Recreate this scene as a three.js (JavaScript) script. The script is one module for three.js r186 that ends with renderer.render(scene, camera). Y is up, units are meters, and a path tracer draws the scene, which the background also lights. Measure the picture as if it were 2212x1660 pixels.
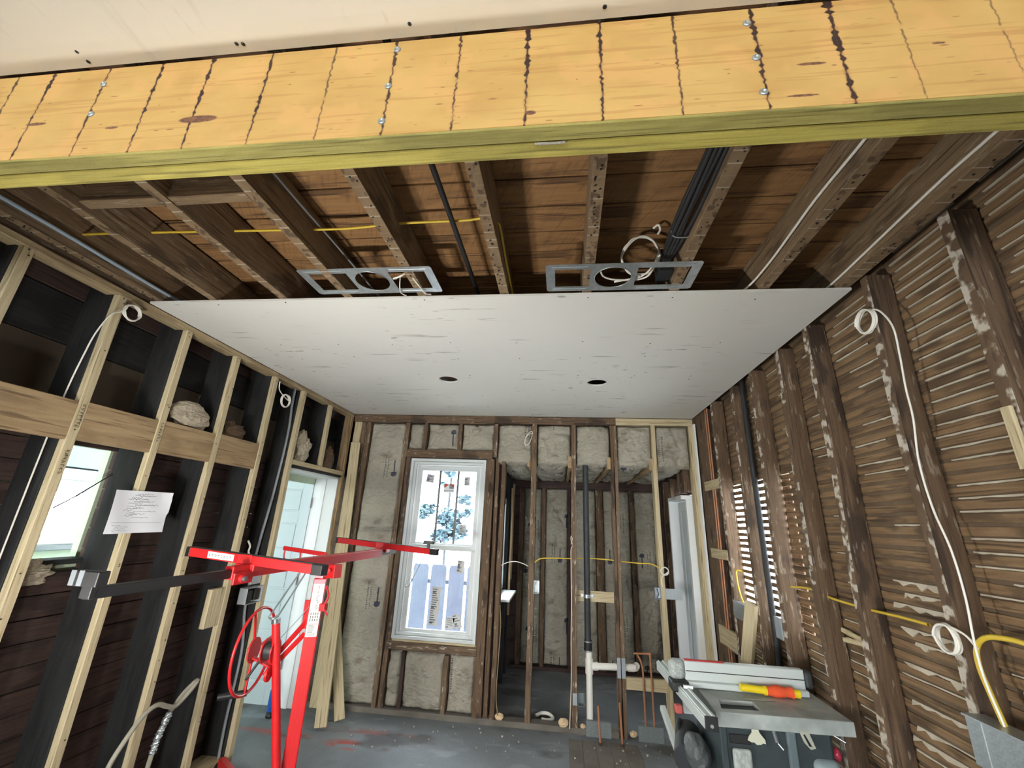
import * as THREE from 'three';
import { mergeGeometries } from 'three/addons/utils/BufferGeometryUtils.js';
import { RoundedBoxGeometry } from 'three/addons/geometries/RoundedBoxGeometry.js';
import { RectAreaLightUniformsLib } from 'three/addons/lights/RectAreaLightUniformsLib.js';
RectAreaLightUniformsLib.init();

// ---------------------------------------------------------------- camera, sky, large lights, exposure
const renderer = new THREE.WebGLRenderer();
renderer.toneMapping = THREE.LinearToneMapping;
renderer.toneMappingExposure = 1.66;
renderer.shadowMap.enabled = true;
const scene = new THREE.Scene();
const camera = new THREE.PerspectiveCamera(84.97, 2212 / 1660, 0.05, 100);
camera.position.set(0, 1.69, 0);
camera.rotation.set(0.3199, 0.1234, 0.0443, 'YXZ');
scene.add(camera);

const SKY_STRENGTH = 7.0;
const REAR_WARM = 0xffffff, REAR_POWER = 3.1, SIDE_POWER = 1, WORK_POWER = 300, WORK_COLOR = 0xfffcf4;
function areaLight(color, intensity, w, h, pos, target) {
  const l = new THREE.RectAreaLight(color, intensity, w, h);
  l.position.set(...pos); l.lookAt(...target); l.castShadow = true; scene.add(l); return l;
}
// daylight through the two windows of the rear wall, behind the camera
areaLight(REAR_WARM, REAR_POWER, 1.3, 1.5, [-1.75, 1.45, 3.36], [-1.75, 1.45, 0]);
areaLight(REAR_WARM, REAR_POWER * 0.55, 1.1, 1.5, [0.65, 1.45, 3.36], [0.65, 1.45, 0]);
// added fill light at an unseen opening, brightens the neighbouring room
areaLight(0xeaf4ff, SIDE_POWER, 1.2, 1.4, [-3.7, 1.5, 0.72], [-3.7, 1.5, -2]);

// ---------------------------------------------------------------- helpers
function rngOf(seed) { let a = seed >>> 0; return () => { a = (a + 0x6D2B79F5) >>> 0; let t = a; t = Math.imul(t ^ (t >>> 15), t | 1); t ^= t + Math.imul(t ^ (t >>> 7), t | 61); return ((t ^ (t >>> 14)) >>> 0) / 4294967296; }; }
const rnd = rngOf(7), R = (a, b) => a + (b - a) * rnd();
function hash(x, y, s) { let h = Math.imul(x, 374761393) + Math.imul(y, 668265263) + Math.imul(s, 974711); h = Math.imul(h ^ (h >>> 13), 1274126177); return ((h ^ (h >>> 16)) >>> 0) / 4294967296; }
function vn(x, y, px, py, s) {      // value noise, periodic
  const x0 = Math.floor(x), y0 = Math.floor(y), fx = x - x0, fy = y - y0, ux = fx * fx * (3 - 2 * fx), uy = fy * fy * (3 - 2 * fy);
  const m = (v, p) => ((v % p) + p) % p, X0 = m(x0, px), X1 = m(x0 + 1, px), Y0 = m(y0, py), Y1 = m(y0 + 1, py);
  const a = hash(X0, Y0, s), b = hash(X1, Y0, s), c = hash(X0, Y1, s), d = hash(X1, Y1, s);
  return a + (b - a) * ux + (c - a) * uy + (a - b - c + d) * ux * uy;
}
function fbm(u, v, fx, fy, s, oct = 4) { let t = 0, a = 0.5, n = 0; for (let i = 0; i < oct; i++) { t += a * vn(u * fx, v * fy, fx, fy, s + i * 17); n += a; a *= 0.5; fx *= 2; fy *= 2; } return t / n; }
const mix = (a, b, t) => a + (b - a) * t, sat = (v) => Math.min(1, Math.max(0, v)), sm = (a, b, v) => { const t = sat((v - a) / (b - a)); return t * t * (3 - 2 * t); };
function mixc(a, b, t) { return [mix(a[0], b[0], t), mix(a[1], b[1], t), mix(a[2], b[2], t)]; }
function texture(w, h, fn, metresU, metresV, srgb = true) {
  const d = new Uint8Array(w * h * 4);
  for (let j = 0; j < h; j++) for (let i = 0; i < w; i++) { const c = fn(i / w, j / h), k = (j * w + i) * 4; for (let q = 0; q < 3; q++) d[k + q] = Math.max(0, Math.min(255, c[q] ?? c)); d[k + 3] = 255; }
  const t = new THREE.DataTexture(d, w, h); t.wrapS = t.wrapT = THREE.RepeatWrapping; t.magFilter = THREE.LinearFilter; t.minFilter = THREE.LinearMipmapLinearFilter; t.generateMipmaps = true;
  if (srgb) t.colorSpace = THREE.SRGBColorSpace;
  t.repeat.set(1 / metresU, 1 / metresV); t.needsUpdate = true; return t;
}
function std(o) { return new THREE.MeshStandardMaterial({ roughness: 0.85, metalness: 0, side: THREE.DoubleSide, ...o }); }
function woodTex(c0, c1, dark, seed, { stain = 0, plaster = 0, streak = 60, saw = 0 } = {}) {
  return texture(512, 256, (u, v) => {
    const warp = fbm(u, v, 3, 4, seed + 5, 3) * 0.08;
    const g = fbm(u, v + warp, 3, streak, seed, 4), ring = 0.5 + 0.5 * Math.sin((v + warp * 1.6 + fbm(u, v, 2, 3, seed + 9, 2) * 0.25) * Math.PI * 2 * 14);
    let c = mixc(c0, c1, sat(g * 0.9 + ring * 0.25 - 0.1));
    c = mixc(c, dark, sm(0.62, 0.8, fbm(u, v, 4, streak * 1.5, seed + 31, 3)) * 0.7);
    if (saw) c = mixc(c, dark, saw * sm(0.55, 0.95, vn((u + v * 0.25) * 160, v * 5, 160, 5, seed + 77)) * 0.3);
    if (stain) c = mixc(c, dark, stain * sm(0.5, 0.72, fbm(u, v, 5, 9, seed + 41, 4)));
    if (plaster) c = mixc(c, [190, 182, 166], plaster * sm(0.68, 0.78, fbm(u, v, 14, 40, seed + 53, 3)));
    const n = (hash(Math.floor(u * 512), Math.floor(v * 256), seed) - 0.5) * 10;
    return [c[0] + n, c[1] + n, c[2] + n];
  }, 1.0, 0.5);
}
const bumpWood = texture(512, 512, (u, v) => 90 + 120 * fbm(u, v, 4, 64, 91, 4) + 40 * (fbm(u, v, 24, 60, 95, 3) - 0.5), 1.0, 0.5, false);
const bumpRough = texture(512, 512, (u, v) => 60 + 150 * fbm(u, v, 10, 24, 191, 5), 0.8, 0.5, false);
const bumpFine = texture(512, 512, (u, v) => 60 + 150 * fbm(u, v, 40, 40, 291, 4), 1, 1, false);
const TEX = {
  pine: woodTex([204, 190, 156], [180, 163, 128], [126, 106, 76], 11),
  pine2: woodTex([190, 172, 136], [160, 140, 106], [106, 84, 58], 13, { stain: 0.35 }),
  board: woodTex([176, 152, 116], [146, 121, 88], [96, 75, 53], 17, { streak: 34, stain: 0.25 }),
  old: woodTex([116, 94, 72], [88, 69, 51], [50, 38, 29], 21, { stain: 0.7, plaster: 0.45 }),
  oldPlaster: woodTex([128, 108, 86], [100, 80, 61], [62, 48, 37], 23, { stain: 0.5, plaster: 0.75 }),
  joist: woodTex([142, 120, 92], [114, 93, 68], [62, 48, 35], 27, { stain: 0.5, plaster: 0.35 }),
  deck: woodTex([160, 120, 76], [130, 95, 58], [66, 46, 30], 29, { stain: 0.45, saw: 0.6, streak: 30 }),
  deckDark: woodTex([146, 104, 66], [116, 80, 49], [58, 40, 26], 30, { stain: 0.6, saw: 0.5, streak: 24 }),
  lath: woodTex([150, 122, 90], [116, 92, 66], [64, 50, 37], 33, { stain: 0.55 }),
  sheath: woodTex([84, 64, 57], [66, 50, 46], [36, 29, 28], 37, { stain: 0.5 }),
  darkGrey: woodTex([48, 48, 49], [37, 38, 39], [22, 22, 23], 39, { stain: 0.5 }),
  edgeYellow: woodTex([196, 182, 96], [166, 152, 70], [116, 106, 54], 47, { streak: 90, stain: 0.25 }),
  edge: woodTex([178, 166, 98], [146, 136, 70], [98, 92, 50], 43, { streak: 90, stain: 0.3 }),
};
const M = {};
for (const k of Object.keys(TEX)) M[k] = std({ map: TEX[k], bumpMap: bumpWood, bumpScale: k === 'pine' ? 0.0006 : 0.0022 });
M.scar = std({ map: texture(512, 256, (u, v) => { let c = mixc([142, 120, 92], [114, 93, 68], fbm(u, v, 12, 10, 161, 4)); const k = (u * 20) % 1, on = hash(Math.floor(u * 20), 3, 8); c = mixc(c, [186, 178, 164], sm(0.86, 0.92, k) * (on > 0.35 ? 0.75 : 0.15)); c = mixc(c, [64, 48, 36], sm(0.6, 0.72, fbm(u, v, 30, 12, 165, 3)) * 0.6); return c; }, 1.0, 0.3), bumpMap: bumpRough, bumpScale: 0.003 });
M.plasterEdge = std({ map: texture(512, 256, (u, v) => { let c = mixc([116, 94, 72], [88, 69, 51], fbm(u, v, 10, 8, 171, 4)); c = mixc(c, [206, 200, 188], sm(0.5, 0.66, fbm(u, v, 26, 8, 175, 4)) * 0.85); return mixc(c, [70, 54, 42], sm(0.62, 0.72, fbm(u, v, 18, 9, 179, 3)) * 0.6); }, 1.0, 0.3), bumpMap: bumpRough, bumpScale: 0.004 });
M.oldRough = std({ map: TEX.old, bumpMap: bumpRough, bumpScale: 0.006 });
// laminated beam face: amber veneer, dark glue joints every 16 cm
{
  const W = 2048, H = 192, L = 3.9, r = rngOf(5);
  const joints = [-2.3, -2.13, -1.97, -1.8, -1.64, 1.02, 1.18, 1.34, -1.465, -1.352, -1.184, -1.027, -0.885, -0.72, -0.554, -0.398, -0.24, -0.081, 0.081, 0.241, 0.405, 0.56, 0.684, 0.86];
  const weight = [0.7, 0.9, 0.5, 1.0, 0.6, 0.8, 0.5, 0.9, 0.5, 0.9, 0.6, 0.95, 0.8, 0.8, 0.35, 0.6, 0.55, 1.0, 0.9, 0.55, 1.1, 1.5, 0.25, 0.2];
  const knots = [[-0.868, 2.575, 0.05, 0.011], [-1.10, 2.568, 0.018, 0.004], [-1.33, 2.60, 0.03, 0.005], [0.50, 2.60, 0.028, 0.004], [-0.07, 2.52, 0.012, 0.006], [0.74, 2.63, 0.012, 0.003], [0.47, 2.515, 0.03, 0.003]];
  const specks = []; for (let i = 0; i < 260; i++) specks.push([r() * L - 2.44, 2.483 + r() * 0.3, 0.003 + r() * 0.012, 0.0008 + r() * 0.0016, r()]);
  const t = texture(W, H, (u, v) => {
    const x = -2.44 + u * L, y = 2.483 + v * 0.3;
    let c = mixc([210, 173, 104], [191, 150, 85], sat(fbm(u, v, 26, 5, 3, 4) * 1.3 - 0.2));
    c = mixc(c, [216, 168, 104], sm(0.5, 0.75, fbm(u, v, 60, 4, 8, 3)) * 0.6);
    c = mixc(c, [172, 124, 66], sm(0.6, 0.72, fbm(u, v, 18, 40, 14, 3)) * 0.35);
    for (let i = 0; i < joints.length; i++) {
      const dx = Math.abs(x - joints[i] - (vn(v * 40, i, 40, 64, 5) - 0.5) * 0.004), w = (0.0012 + 0.006 * weight[i] * Math.pow(vn(v * 34, i + 3, 34, 64, 9), 2)) * (0.55 + 0.65 * v);
      if (dx < 0.02) { c = mixc(c, [40, 25, 24], sat((w - dx) / 0.0014 + 0.5) * Math.min(1, weight[i] + 0.25) * sm(0.12, 0.3, vn(v * 12, i + 9, 12, 64, 2) + weight[i] * 0.3)); c = mixc(c, [120, 66, 36], 0.22 * weight[i] * sat(1 - dx / (0.008 * vn(v * 60, i, 60, 64, 77) + 0.002))); }
    }
    for (const [kx, ky, a, b] of knots) { const d = ((x - kx) / a) ** 2 + ((y - ky) / b) ** 2; if (d < 1.6) c = mixc(c, mixc([92, 58, 52], [140, 98, 62], vn(u * 900, v * 90, 900, 90, 6)), sat((1.15 - d) * 3)); }
    for (const [kx, ky, a, b, k] of specks) { const d = ((x - kx) / a) ** 2 + ((y - ky) / b) ** 2; if (d < 1) c = mixc(c, [104, 62, 34], (1 - d) * 0.8 * k); }
    return c;
  }, 1, 1);
  t.wrapS = t.wrapT = THREE.ClampToEdgeWrapping;
  M.lvl = std({ map: t, roughness: 0.62 });
}
// plasterboard with scuffs
function boardTex(base, seed, scuff) {
  return texture(1024, 1024, (u, v) => {
    let c = mixc(base, [base[0] - 9, base[1] - 8, base[2] - 6], fbm(u, v, 4, 4, seed, 4));
    c = mixc(c, [120, 118, 116], scuff * 0.55 * sm(0.68, 0.82, fbm(u, v, 10, 90, seed + 3, 4)) * sm(0.5, 0.66, fbm(u, v, 4, 5, seed + 4, 3)));
    c = mixc(c, [96, 95, 94], scuff * 0.6 * sm(0.76, 0.84, fbm(u, v, 34, 150, seed + 8, 3)) * sm(0.5, 0.6, fbm(u, v, 6, 6, seed + 14, 3)));
    return c;
  }, 2.6, 2.6);
}
M.drywall = std({ map: boardTex([222, 220, 213], 61, 0.75), roughness: 0.9 });
M.drywallNear = std({ map: boardTex([226, 219, 203], 67, 0.12), roughness: 0.9 });
M.gypsum = std({ color: 0xcfc6b4, roughness: 0.95 });
// kraft paper facing of the insulation, printed in blue
{
  const c = document.createElement('canvas'); c.width = c.height = 1024; const g = c.getContext('2d'), r = rngOf(3);
  g.fillStyle = '#fff'; g.fillRect(0, 0, 1024, 1024);
  const cell = (x, y, flip) => {
    g.save(); g.translate(x, y); if (flip) g.rotate(Math.PI);
    g.fillStyle = 'rgba(60,70,120,0.75)'; g.beginPath(); g.ellipse(0, 0, 24, 20, 0.3, 0, 7); g.fill(); g.fillStyle = 'rgba(70,80,120,0.7)'; g.fillRect(-6, 14, 12, 110); g.fillRect(-26, 12, 52, 7);
    g.fillStyle = 'rgba(60,62,72,0.6)'; for (let i = 0; i < 14; i++) g.fillRect(-92 + r() * 4, -40 + i * 15, 6 + r() * 8, 8);
    for (let i = 0; i < 9; i++) g.fillRect(-64 + r() * 4, -20 + i * 17, 5 + r() * 5, 9);
    g.restore();
  };
  cell(260, 180, 0); cell(330, 640, 1); cell(760, 420, 0); cell(800, 900, 1);
  const px = g.getImageData(0, 0, 1024, 1024).data;
  const t = texture(1024, 1024, (u, v) => {
    const k = (Math.floor(v * 1024) * 1024 + Math.floor(u * 1024)) * 4;
    let b = mixc([172, 167, 152], [146, 140, 126], fbm(u, v, 5, 5, 71, 5));
    b = mixc(b, [104, 94, 80], sm(0.6, 0.8, fbm(u, v, 6, 9, 79, 4)) * 0.6);
    const n = (hash(Math.floor(u * 1024), Math.floor(v * 1024), 4) - 0.5) * 8;
    return [b[0] * px[k] / 255 + n, b[1] * px[k + 1] / 255 + n, b[2] * px[k + 2] / 255 + n];
  }, 1.25, 1.25);
  M.kraft = std({ map: t, bumpMap: texture(512, 512, (u, v) => 255 * sat(Math.abs(fbm(u, v, 6, 10, 301, 4) - 0.5) * 3.2), 0.7, 0.7, false), bumpScale: 0.014, roughness: 0.75 });
}
// floor: dusty grey paint with worn red patches and boards
M.floor = std({
  map: texture(1024, 1024, (u, v) => {
    let c = mixc([132, 138, 142], [94, 98, 100], sat(fbm(u, v, 5, 6, 81, 5) * 1.5 - 0.25));
    c = mixc(c, [150, 156, 162], sm(0.55, 0.75, fbm(u, v, 14, 30, 83, 4)) * 0.5);
    const X = u * 4, Z = v * 4;                 // metres within the tile
    const spot = (x, z, a, b) => Math.exp(-(((X - x) / a) ** 2 + ((Z - z) / b) ** 2));
    const red = spot(2.35, 0.17, 0.16, 0.07) + spot(2.55, 0.2, 0.14, 0.05) * 0.7 + spot(1.85, 0.12, 0.2, 0.06) * 0.6 + spot(1.55, 0.1, 0.25, 0.05) * 0.5 + spot(2.7, 3.95, 0.3, 0.06) * 0.5 + spot(2.2, 3.95, 0.3, 0.05) * 0.5;
    c = mixc(c, [176, 74, 66], sat(red * 1.6 - 0.25) * sm(0.3, 0.55, fbm(u, v, 40, 60, 85, 4)) * 0.85);
    c = mixc(c, [64, 62, 60], sm(0.6, 0.75, fbm(u, v, 9, 14, 87, 4)) * 0.5);
    const n = (hash(Math.floor(u * 1024), Math.floor(v * 1024), 14) - 0.5) * 14;
    return [c[0] + n, c[1] + n, c[2] + n];
  }, 4, 4), bumpMap: bumpFine, bumpScale: 0.002, roughness: 0.8,
});
M.dust = std({ map: texture(256, 256, (u, v) => mixc([128, 122, 112], [100, 95, 87], fbm(u, v, 6, 6, 88, 4)), 0.6, 0.6), roughness: 0.95 });
M.plaster = std({ map: texture(256, 256, (u, v) => mixc([214, 206, 190], [176, 164, 144], fbm(u, v, 8, 8, 101, 4)), 0.4, 0.4), bumpMap: bumpRough, bumpScale: 0.004, roughness: 0.95 });
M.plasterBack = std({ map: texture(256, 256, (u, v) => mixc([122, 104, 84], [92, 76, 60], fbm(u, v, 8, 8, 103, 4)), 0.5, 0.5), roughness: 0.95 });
M.taupe = std({ map: texture(256, 256, (u, v) => mixc([98, 86, 74], [80, 70, 60], fbm(u, v, 5, 5, 105, 4)), 0.8, 0.8), roughness: 0.95 });
M.white = std({ color: 0xe9ecec, roughness: 0.45 });
M.vinyl = std({ color: 0xc9cecd, roughness: 0.4 });
M.doorWhite = std({ color: 0xccd6da, roughness: 0.5 });
M.green = std({ color: 0xcfe0c4, roughness: 0.8 });
M.paleBlue = std({ color: 0xd6e6ee, roughness: 0.8 });
M.black = std({ color: 0x1b1b1c, roughness: 0.5 });
M.galvLight = std({ color: 0xb4babc, roughness: 0.45, metalness: 0.2 });
M.liftBlack = std({ color: 0x101011, roughness: 0.5 });
M.iron = std({ map: texture(256, 256, (u, v) => mixc([62, 66, 68], [38, 40, 42], fbm(u, v, 12, 20, 111, 4)), 0.3, 0.3), roughness: 0.55, metalness: 0.2 });
M.galv = std({ map: texture(256, 256, (u, v) => mixc([196, 202, 204], [158, 166, 170], fbm(u, v, 10, 10, 113, 4)), 0.2, 0.2), roughness: 0.38, metalness: 0.75 });
M.steel = std({ color: 0xb9c2c6, roughness: 0.22, metalness: 0.9 });
M.greyMetal = std({ map: texture(256, 256, (u, v) => mixc([142, 150, 150], [112, 120, 120], fbm(u, v, 9, 9, 117, 4)), 0.4, 0.4), roughness: 0.5, metalness: 0.35 });
M.copper = std({ map: texture(128, 128, (u, v) => mixc([200, 142, 106], [156, 104, 76], fbm(u, v, 8, 12, 119, 4)), 0.2, 0.2), roughness: 0.45, metalness: 0.25 });
M.pvc = std({ color: 0xe4e2d8, roughness: 0.4 });
M.cableWhite = std({ color: 0xe6e2d8, roughness: 0.5 });
M.cableYellow = std({ color: 0xd8b93a, roughness: 0.5 });
M.cableBlack = std({ color: 0x2a2b2d, roughness: 0.55 });
M.cableGrey = std({ color: 0x8f9498, roughness: 0.55 });
M.red = std({ map: texture(256, 256, (u, v) => mixc([206, 34, 36], [182, 26, 30], fbm(u, v, 10, 10, 121, 4)), 0.3, 0.3), roughness: 0.38 });
M.foam = std({ color: 0xdcc09a, roughness: 0.95 });
M.fiber = std({ map: texture(256, 256, (u, v) => mixc([206, 196, 176], [148, 136, 116], fbm(u, v, 10, 24, 131, 5)), 0.3, 0.3), bumpMap: bumpRough, bumpScale: 0.01, roughness: 1 });
M.pane = new THREE.MeshPhysicalMaterial({ color: 0xffffff, transmission: 1, thickness: 0, roughness: 0.02, ior: 1.45, side: THREE.DoubleSide });

// lumber(x0,x1,y0,y1,z0,z1): chamfered stick along its longest side, slightly crooked, uv in metres along the grain
function lumber(x0, x1, y0, y1, z0, z1, { axis, warp = 0, ch = 0.003, seg, rough = 0, seed } = {}) {
  const lo = [x0, y0, z0], hi = [x1, y1, z1], len = [x1 - x0, y1 - y0, z1 - z0];
  const L = axis !== undefined ? axis : len.indexOf(Math.max(...len)), A = (L + 1) % 3, B = (L + 2) % 3;
  const n = seg ?? (warp || rough ? Math.max(3, Math.min(14, Math.round(len[L] / 0.25))) : 1), c = Math.min(ch, len[A] * 0.3, len[B] * 0.3);
  const a = len[A] / 2, b = len[B] / 2, prof = [[-a + c, -b], [a - c, -b], [a, -b + c], [a, b - c], [a - c, b], [-a + c, b], [-a, b - c], [-a, -b + c]];
  const s = seed ?? Math.floor(rnd() * 1e6), ru = rnd() * 3, rv = rnd() * 2, rings = [];
  for (let i = 0; i <= n; i++) {
    const t = i / n, oa = warp * (vn(t * 4 + 9, 1, 64, 64, s) - 0.5) * 2, ob = warp * (vn(t * 4 + 9, 5, 64, 64, s + 1) - 0.5) * 2, ring = [];
    for (let k = 0; k < 8; k++) { const p = [0, 0, 0]; p[L] = lo[L] + len[L] * t; p[A] = (lo[A] + hi[A]) / 2 + prof[k][0] + oa + (rough ? rough * (hash(i, k >> 1, s) - 0.5) : 0); p[B] = (lo[B] + hi[B]) / 2 + prof[k][1] + ob + (rough ? rough * (hash(i, k >> 1, s + 7) - 0.5) : 0); ring.push(p); }
    rings.push(ring);
  }
  const pos = [], uv = [], per = [0]; for (let k = 0; k < 8; k++) { const p = prof[k], q = prof[(k + 1) % 8]; per.push(per[k] + Math.hypot(p[0] - q[0], p[1] - q[1])); }
  const put = (p, u, v) => { pos.push(...p); uv.push(u, v); };
  for (let i = 0; i < n; i++) for (let k = 0; k < 8; k++) {
    const k2 = (k + 1) % 8, u0 = ru + len[L] * i / n, u1 = ru + len[L] * (i + 1) / n, v0 = rv + per[k], v1 = rv + per[k + 1];
    put(rings[i][k], u0, v0); put(rings[i][k2], u0, v1); put(rings[i + 1][k2], u1, v1);
    put(rings[i][k], u0, v0); put(rings[i + 1][k2], u1, v1); put(rings[i + 1][k], u1, v0);
  }
  for (let k = 1; k < 7; k++) {
    put(rings[0][0], ru, rv); put(rings[0][k + 1], ru, rv + 0.03); put(rings[0][k], ru + 0.01, rv + 0.03);
    put(rings[n][0], ru, rv); put(rings[n][k], ru + 0.01, rv + 0.03); put(rings[n][k + 1], ru, rv + 0.03);
  }
  const g = new THREE.BufferGeometry(); g.setAttribute('position', new THREE.Float32BufferAttribute(pos, 3)); g.setAttribute('uv', new THREE.Float32BufferAttribute(uv, 2)); g.computeVertexNormals(); return g;
}
function bx(x0, x1, y0, y1, z0, z1) {     // plain box from extents, uv in metres
  const g = new THREE.BoxGeometry(x1 - x0, y1 - y0, z1 - z0), d = [x1 - x0, y1 - y0, z1 - z0]; g.translate((x0 + x1) / 2, (y0 + y1) / 2, (z0 + z1) / 2);
  const p = g.attributes.position, nn = g.attributes.normal, uv = g.attributes.uv;
  for (let i = 0; i < p.count; i++) { const ax = Math.abs(nn.getX(i)) > 0.5 ? 0 : Math.abs(nn.getY(i)) > 0.5 ? 1 : 2; if (ax === 0) uv.setXY(i, p.getZ(i), p.getY(i)); else if (ax === 1) uv.setXY(i, p.getX(i), p.getZ(i)); else uv.setXY(i, p.getX(i), p.getY(i)); }
  return g;
}
function rb(x0, x1, y0, y1, z0, z1, r = 0.006, s = 2) { const g = new RoundedBoxGeometry(x1 - x0, y1 - y0, z1 - z0, s, Math.min(r, (x1 - x0) / 2.01, (y1 - y0) / 2.01, (z1 - z0) / 2.01)); g.translate((x0 + x1) / 2, (y0 + y1) / 2, (z0 + z1) / 2); return g; }
const V = (p) => new THREE.Vector3(...p);
function tube(pts, r, { seg, rs = 7, closed = false } = {}) { const c = new THREE.CatmullRomCurve3(pts.map(V), closed, 'centripetal'); return new THREE.TubeGeometry(c, seg ?? Math.max(6, pts.length * 5), r, rs, closed); }
function rod(a, b, r, rs = 10) { const A = V(a), B = V(b), d = B.clone().sub(A), g = new THREE.CylinderGeometry(r, r, d.length(), rs); g.applyQuaternion(new THREE.Quaternion().setFromUnitVectors(new THREE.Vector3(0, 1, 0), d.normalize())); const m = A.add(B).multiplyScalar(0.5); g.translate(m.x, m.y, m.z); return g; }
// square tube or bar between two points, up vector chooses its roll
function bar(a, b, w, h, { up = [0, 1, 0], r = 0.003 } = {}) {
  const A = V(a), B = V(b), d = B.clone().sub(A), l = d.length(), g = new RoundedBoxGeometry(w, h, l, 2, Math.min(r, w / 2.1, h / 2.1));
  const m = new THREE.Matrix4().lookAt(A, B, V(up)); g.applyMatrix4(m); const c = A.add(B).multiplyScalar(0.5); g.translate(c.x, c.y, c.z); return g;
}
function merge(list) { return mergeGeometries(list.map((g) => { const q = g.index ? g.toNonIndexed() : g.clone(); for (const k of Object.keys(q.attributes)) if (!['position', 'normal', 'uv'].includes(k)) q.deleteAttribute(k); return q; })); }
const used = new Map();
function numbered(n) { const k = used.get(n) ?? 0; used.set(n, k + 1); return k ? n + '_' + String(k).padStart(3, '0') : n; }
function structure(name) { const g = new THREE.Group(); g.name = name; g.userData = { kind: 'structure' }; scene.add(g); return g; }
function thing(name, label, category, base = [0, 0, 0], group) { const g = new THREE.Group(); g.name = numbered(name); g.position.set(...base); g.userData = { label, category }; if (group) g.userData.group = group; scene.add(g); return g; }
// part: geometry given in world coordinates, under a thing (whose position is its base) or another part
function part(parent, name, geo, mat, kind) {
  const m = new THREE.Mesh(geo, mat); m.name = name; m.castShadow = m.receiveShadow = true;
  if (!parent.isMesh && (parent.position.x || parent.position.y || parent.position.z)) geo.translate(-parent.position.x, -parent.position.y, -parent.position.z);
  else if (parent.isMesh && parent.parent) geo.translate(-parent.parent.position.x, -parent.parent.position.y, -parent.parent.position.z);
  if (kind) m.userData.kind = kind;
  parent.add(m); return m;
}
function canvasTex(w, h, draw) { const c = document.createElement('canvas'); c.width = w; c.height = h; const g = c.getContext('2d'); draw(g, w, h); const t = new THREE.CanvasTexture(c); t.colorSpace = THREE.SRGBColorSpace; t.magFilter = THREE.LinearFilter; return t; }
// sky: bright overcast with blue gaps
{
  const W = 2048, H = 1024, d = new Float32Array(W * H * 4);
  for (let j = 0; j < H; j++) for (let i = 0; i < W; i++) {
    const u = i / W, v = j / H, k = (j * W + i) * 4, cl = sm(0.43, 0.50, fbm(u, v, 110, 70, 413, 4)), c = mixc([0.042, 0.078, 0.098], [2.45, 2.62, 2.8], cl);
    d[k] = c[0]; d[k + 1] = c[1]; d[k + 2] = c[2]; d[k + 3] = 1;
  }
  const t = new THREE.DataTexture(d, W, H, THREE.RGBAFormat, THREE.FloatType); t.mapping = THREE.EquirectangularReflectionMapping; t.magFilter = THREE.LinearFilter; t.needsUpdate = true;
  scene.background = t; scene.backgroundIntensity = SKY_STRENGTH;
}

// ---------------------------------------------------------------- the setting
const XL = -2.316, XR = 1.3415, YC = 2.783, ZB = -4.383;
const floor = structure('floor');
part(floor, 'slab', bx(-5.2, 2.6, -0.12, 0, -6.1, 3.5), M.floor);
for (let i = 0; i < 5; i++) part(floor, 'patch_board', lumber(0.075 + i * 0.113, 0.184 + i * 0.113, -0.004, 0.004, -4.29, -3.4, { ch: 0.002, warp: 0.001 }), M.dust);
{
  const r = rngOf(31), bits = [];
  for (let i = 0; i < 60; i++) { const g = new THREE.TetrahedronGeometry(0.004 + r() * 0.010, 0); g.rotateX(r() * 6); g.rotateY(r() * 6); g.translate(-1.7 + r() * 2.7, 0.006, -4.3 + r() * 0.5); bits.push(g); }
  part(floor, 'plaster_crumbs', merge(bits), M.plaster, 'stuff');
}

const ceiling = structure('ceiling');
const JX = [-2.27, -1.915, -1.5, -1.132, -0.722, -0.295, 0.122, 0.543, 0.95, 1.305];
function pair(parent, name, x0, x1, y0, y1, z0, z1, o, mat, edgeName, ext, edgeMat) {   // an old timber and, on it, its paler worn edge, bent alike
  const keep = o.seed; const j = part(parent, name, lumber(x0, x1, y0, y1, z0, z1, { ...o, seed: keep }), mat); part(j, edgeName, lumber(...ext, { ...o, seed: keep, ch: 0.002 }), edgeMat); return j;
}
JX.forEach((x, i) => { const a = x - (i === 9 ? 0.035 : 0.023), b = x + 0.023; pair(ceiling, 'joist', a, b, 2.8005, 2.985, -4.42, -0.64, { warp: 0.005, ch: 0.003, seed: 900 + i }, M.joist, 'worn_edge', [a, b, 2.797, 2.8, -4.42, -0.64], M.scar); });
{ const zs = []; let z = -0.62; while (z > -4.5) { const w = 0.125 + 0.035 * rnd(); zs.push([z - w, z]); z -= w + 0.006; } for (const [a, b] of zs) part(ceiling, 'deck_plank', lumber(-2.6, 1.62, 2.987 + R(0, 0.005), 3.01, a, b, { warp: 0.0025, ch: 0.005, seg: 12 }), rnd() < 0.45 ? M.deckDark : M.deck); }
part(ceiling, 'light_lid', bx(-5.2, 2.6, 3.016, 3.1, -4.55, 3.5), M.black);  // unseen lid added to close out light, black behind the plank gaps
part(ceiling, 'joist_blocking', lumber(-1.86, -1.16, 2.80, 2.93, -1.17, -1.125, { warp: 0.003 }), M.joist);
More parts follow.
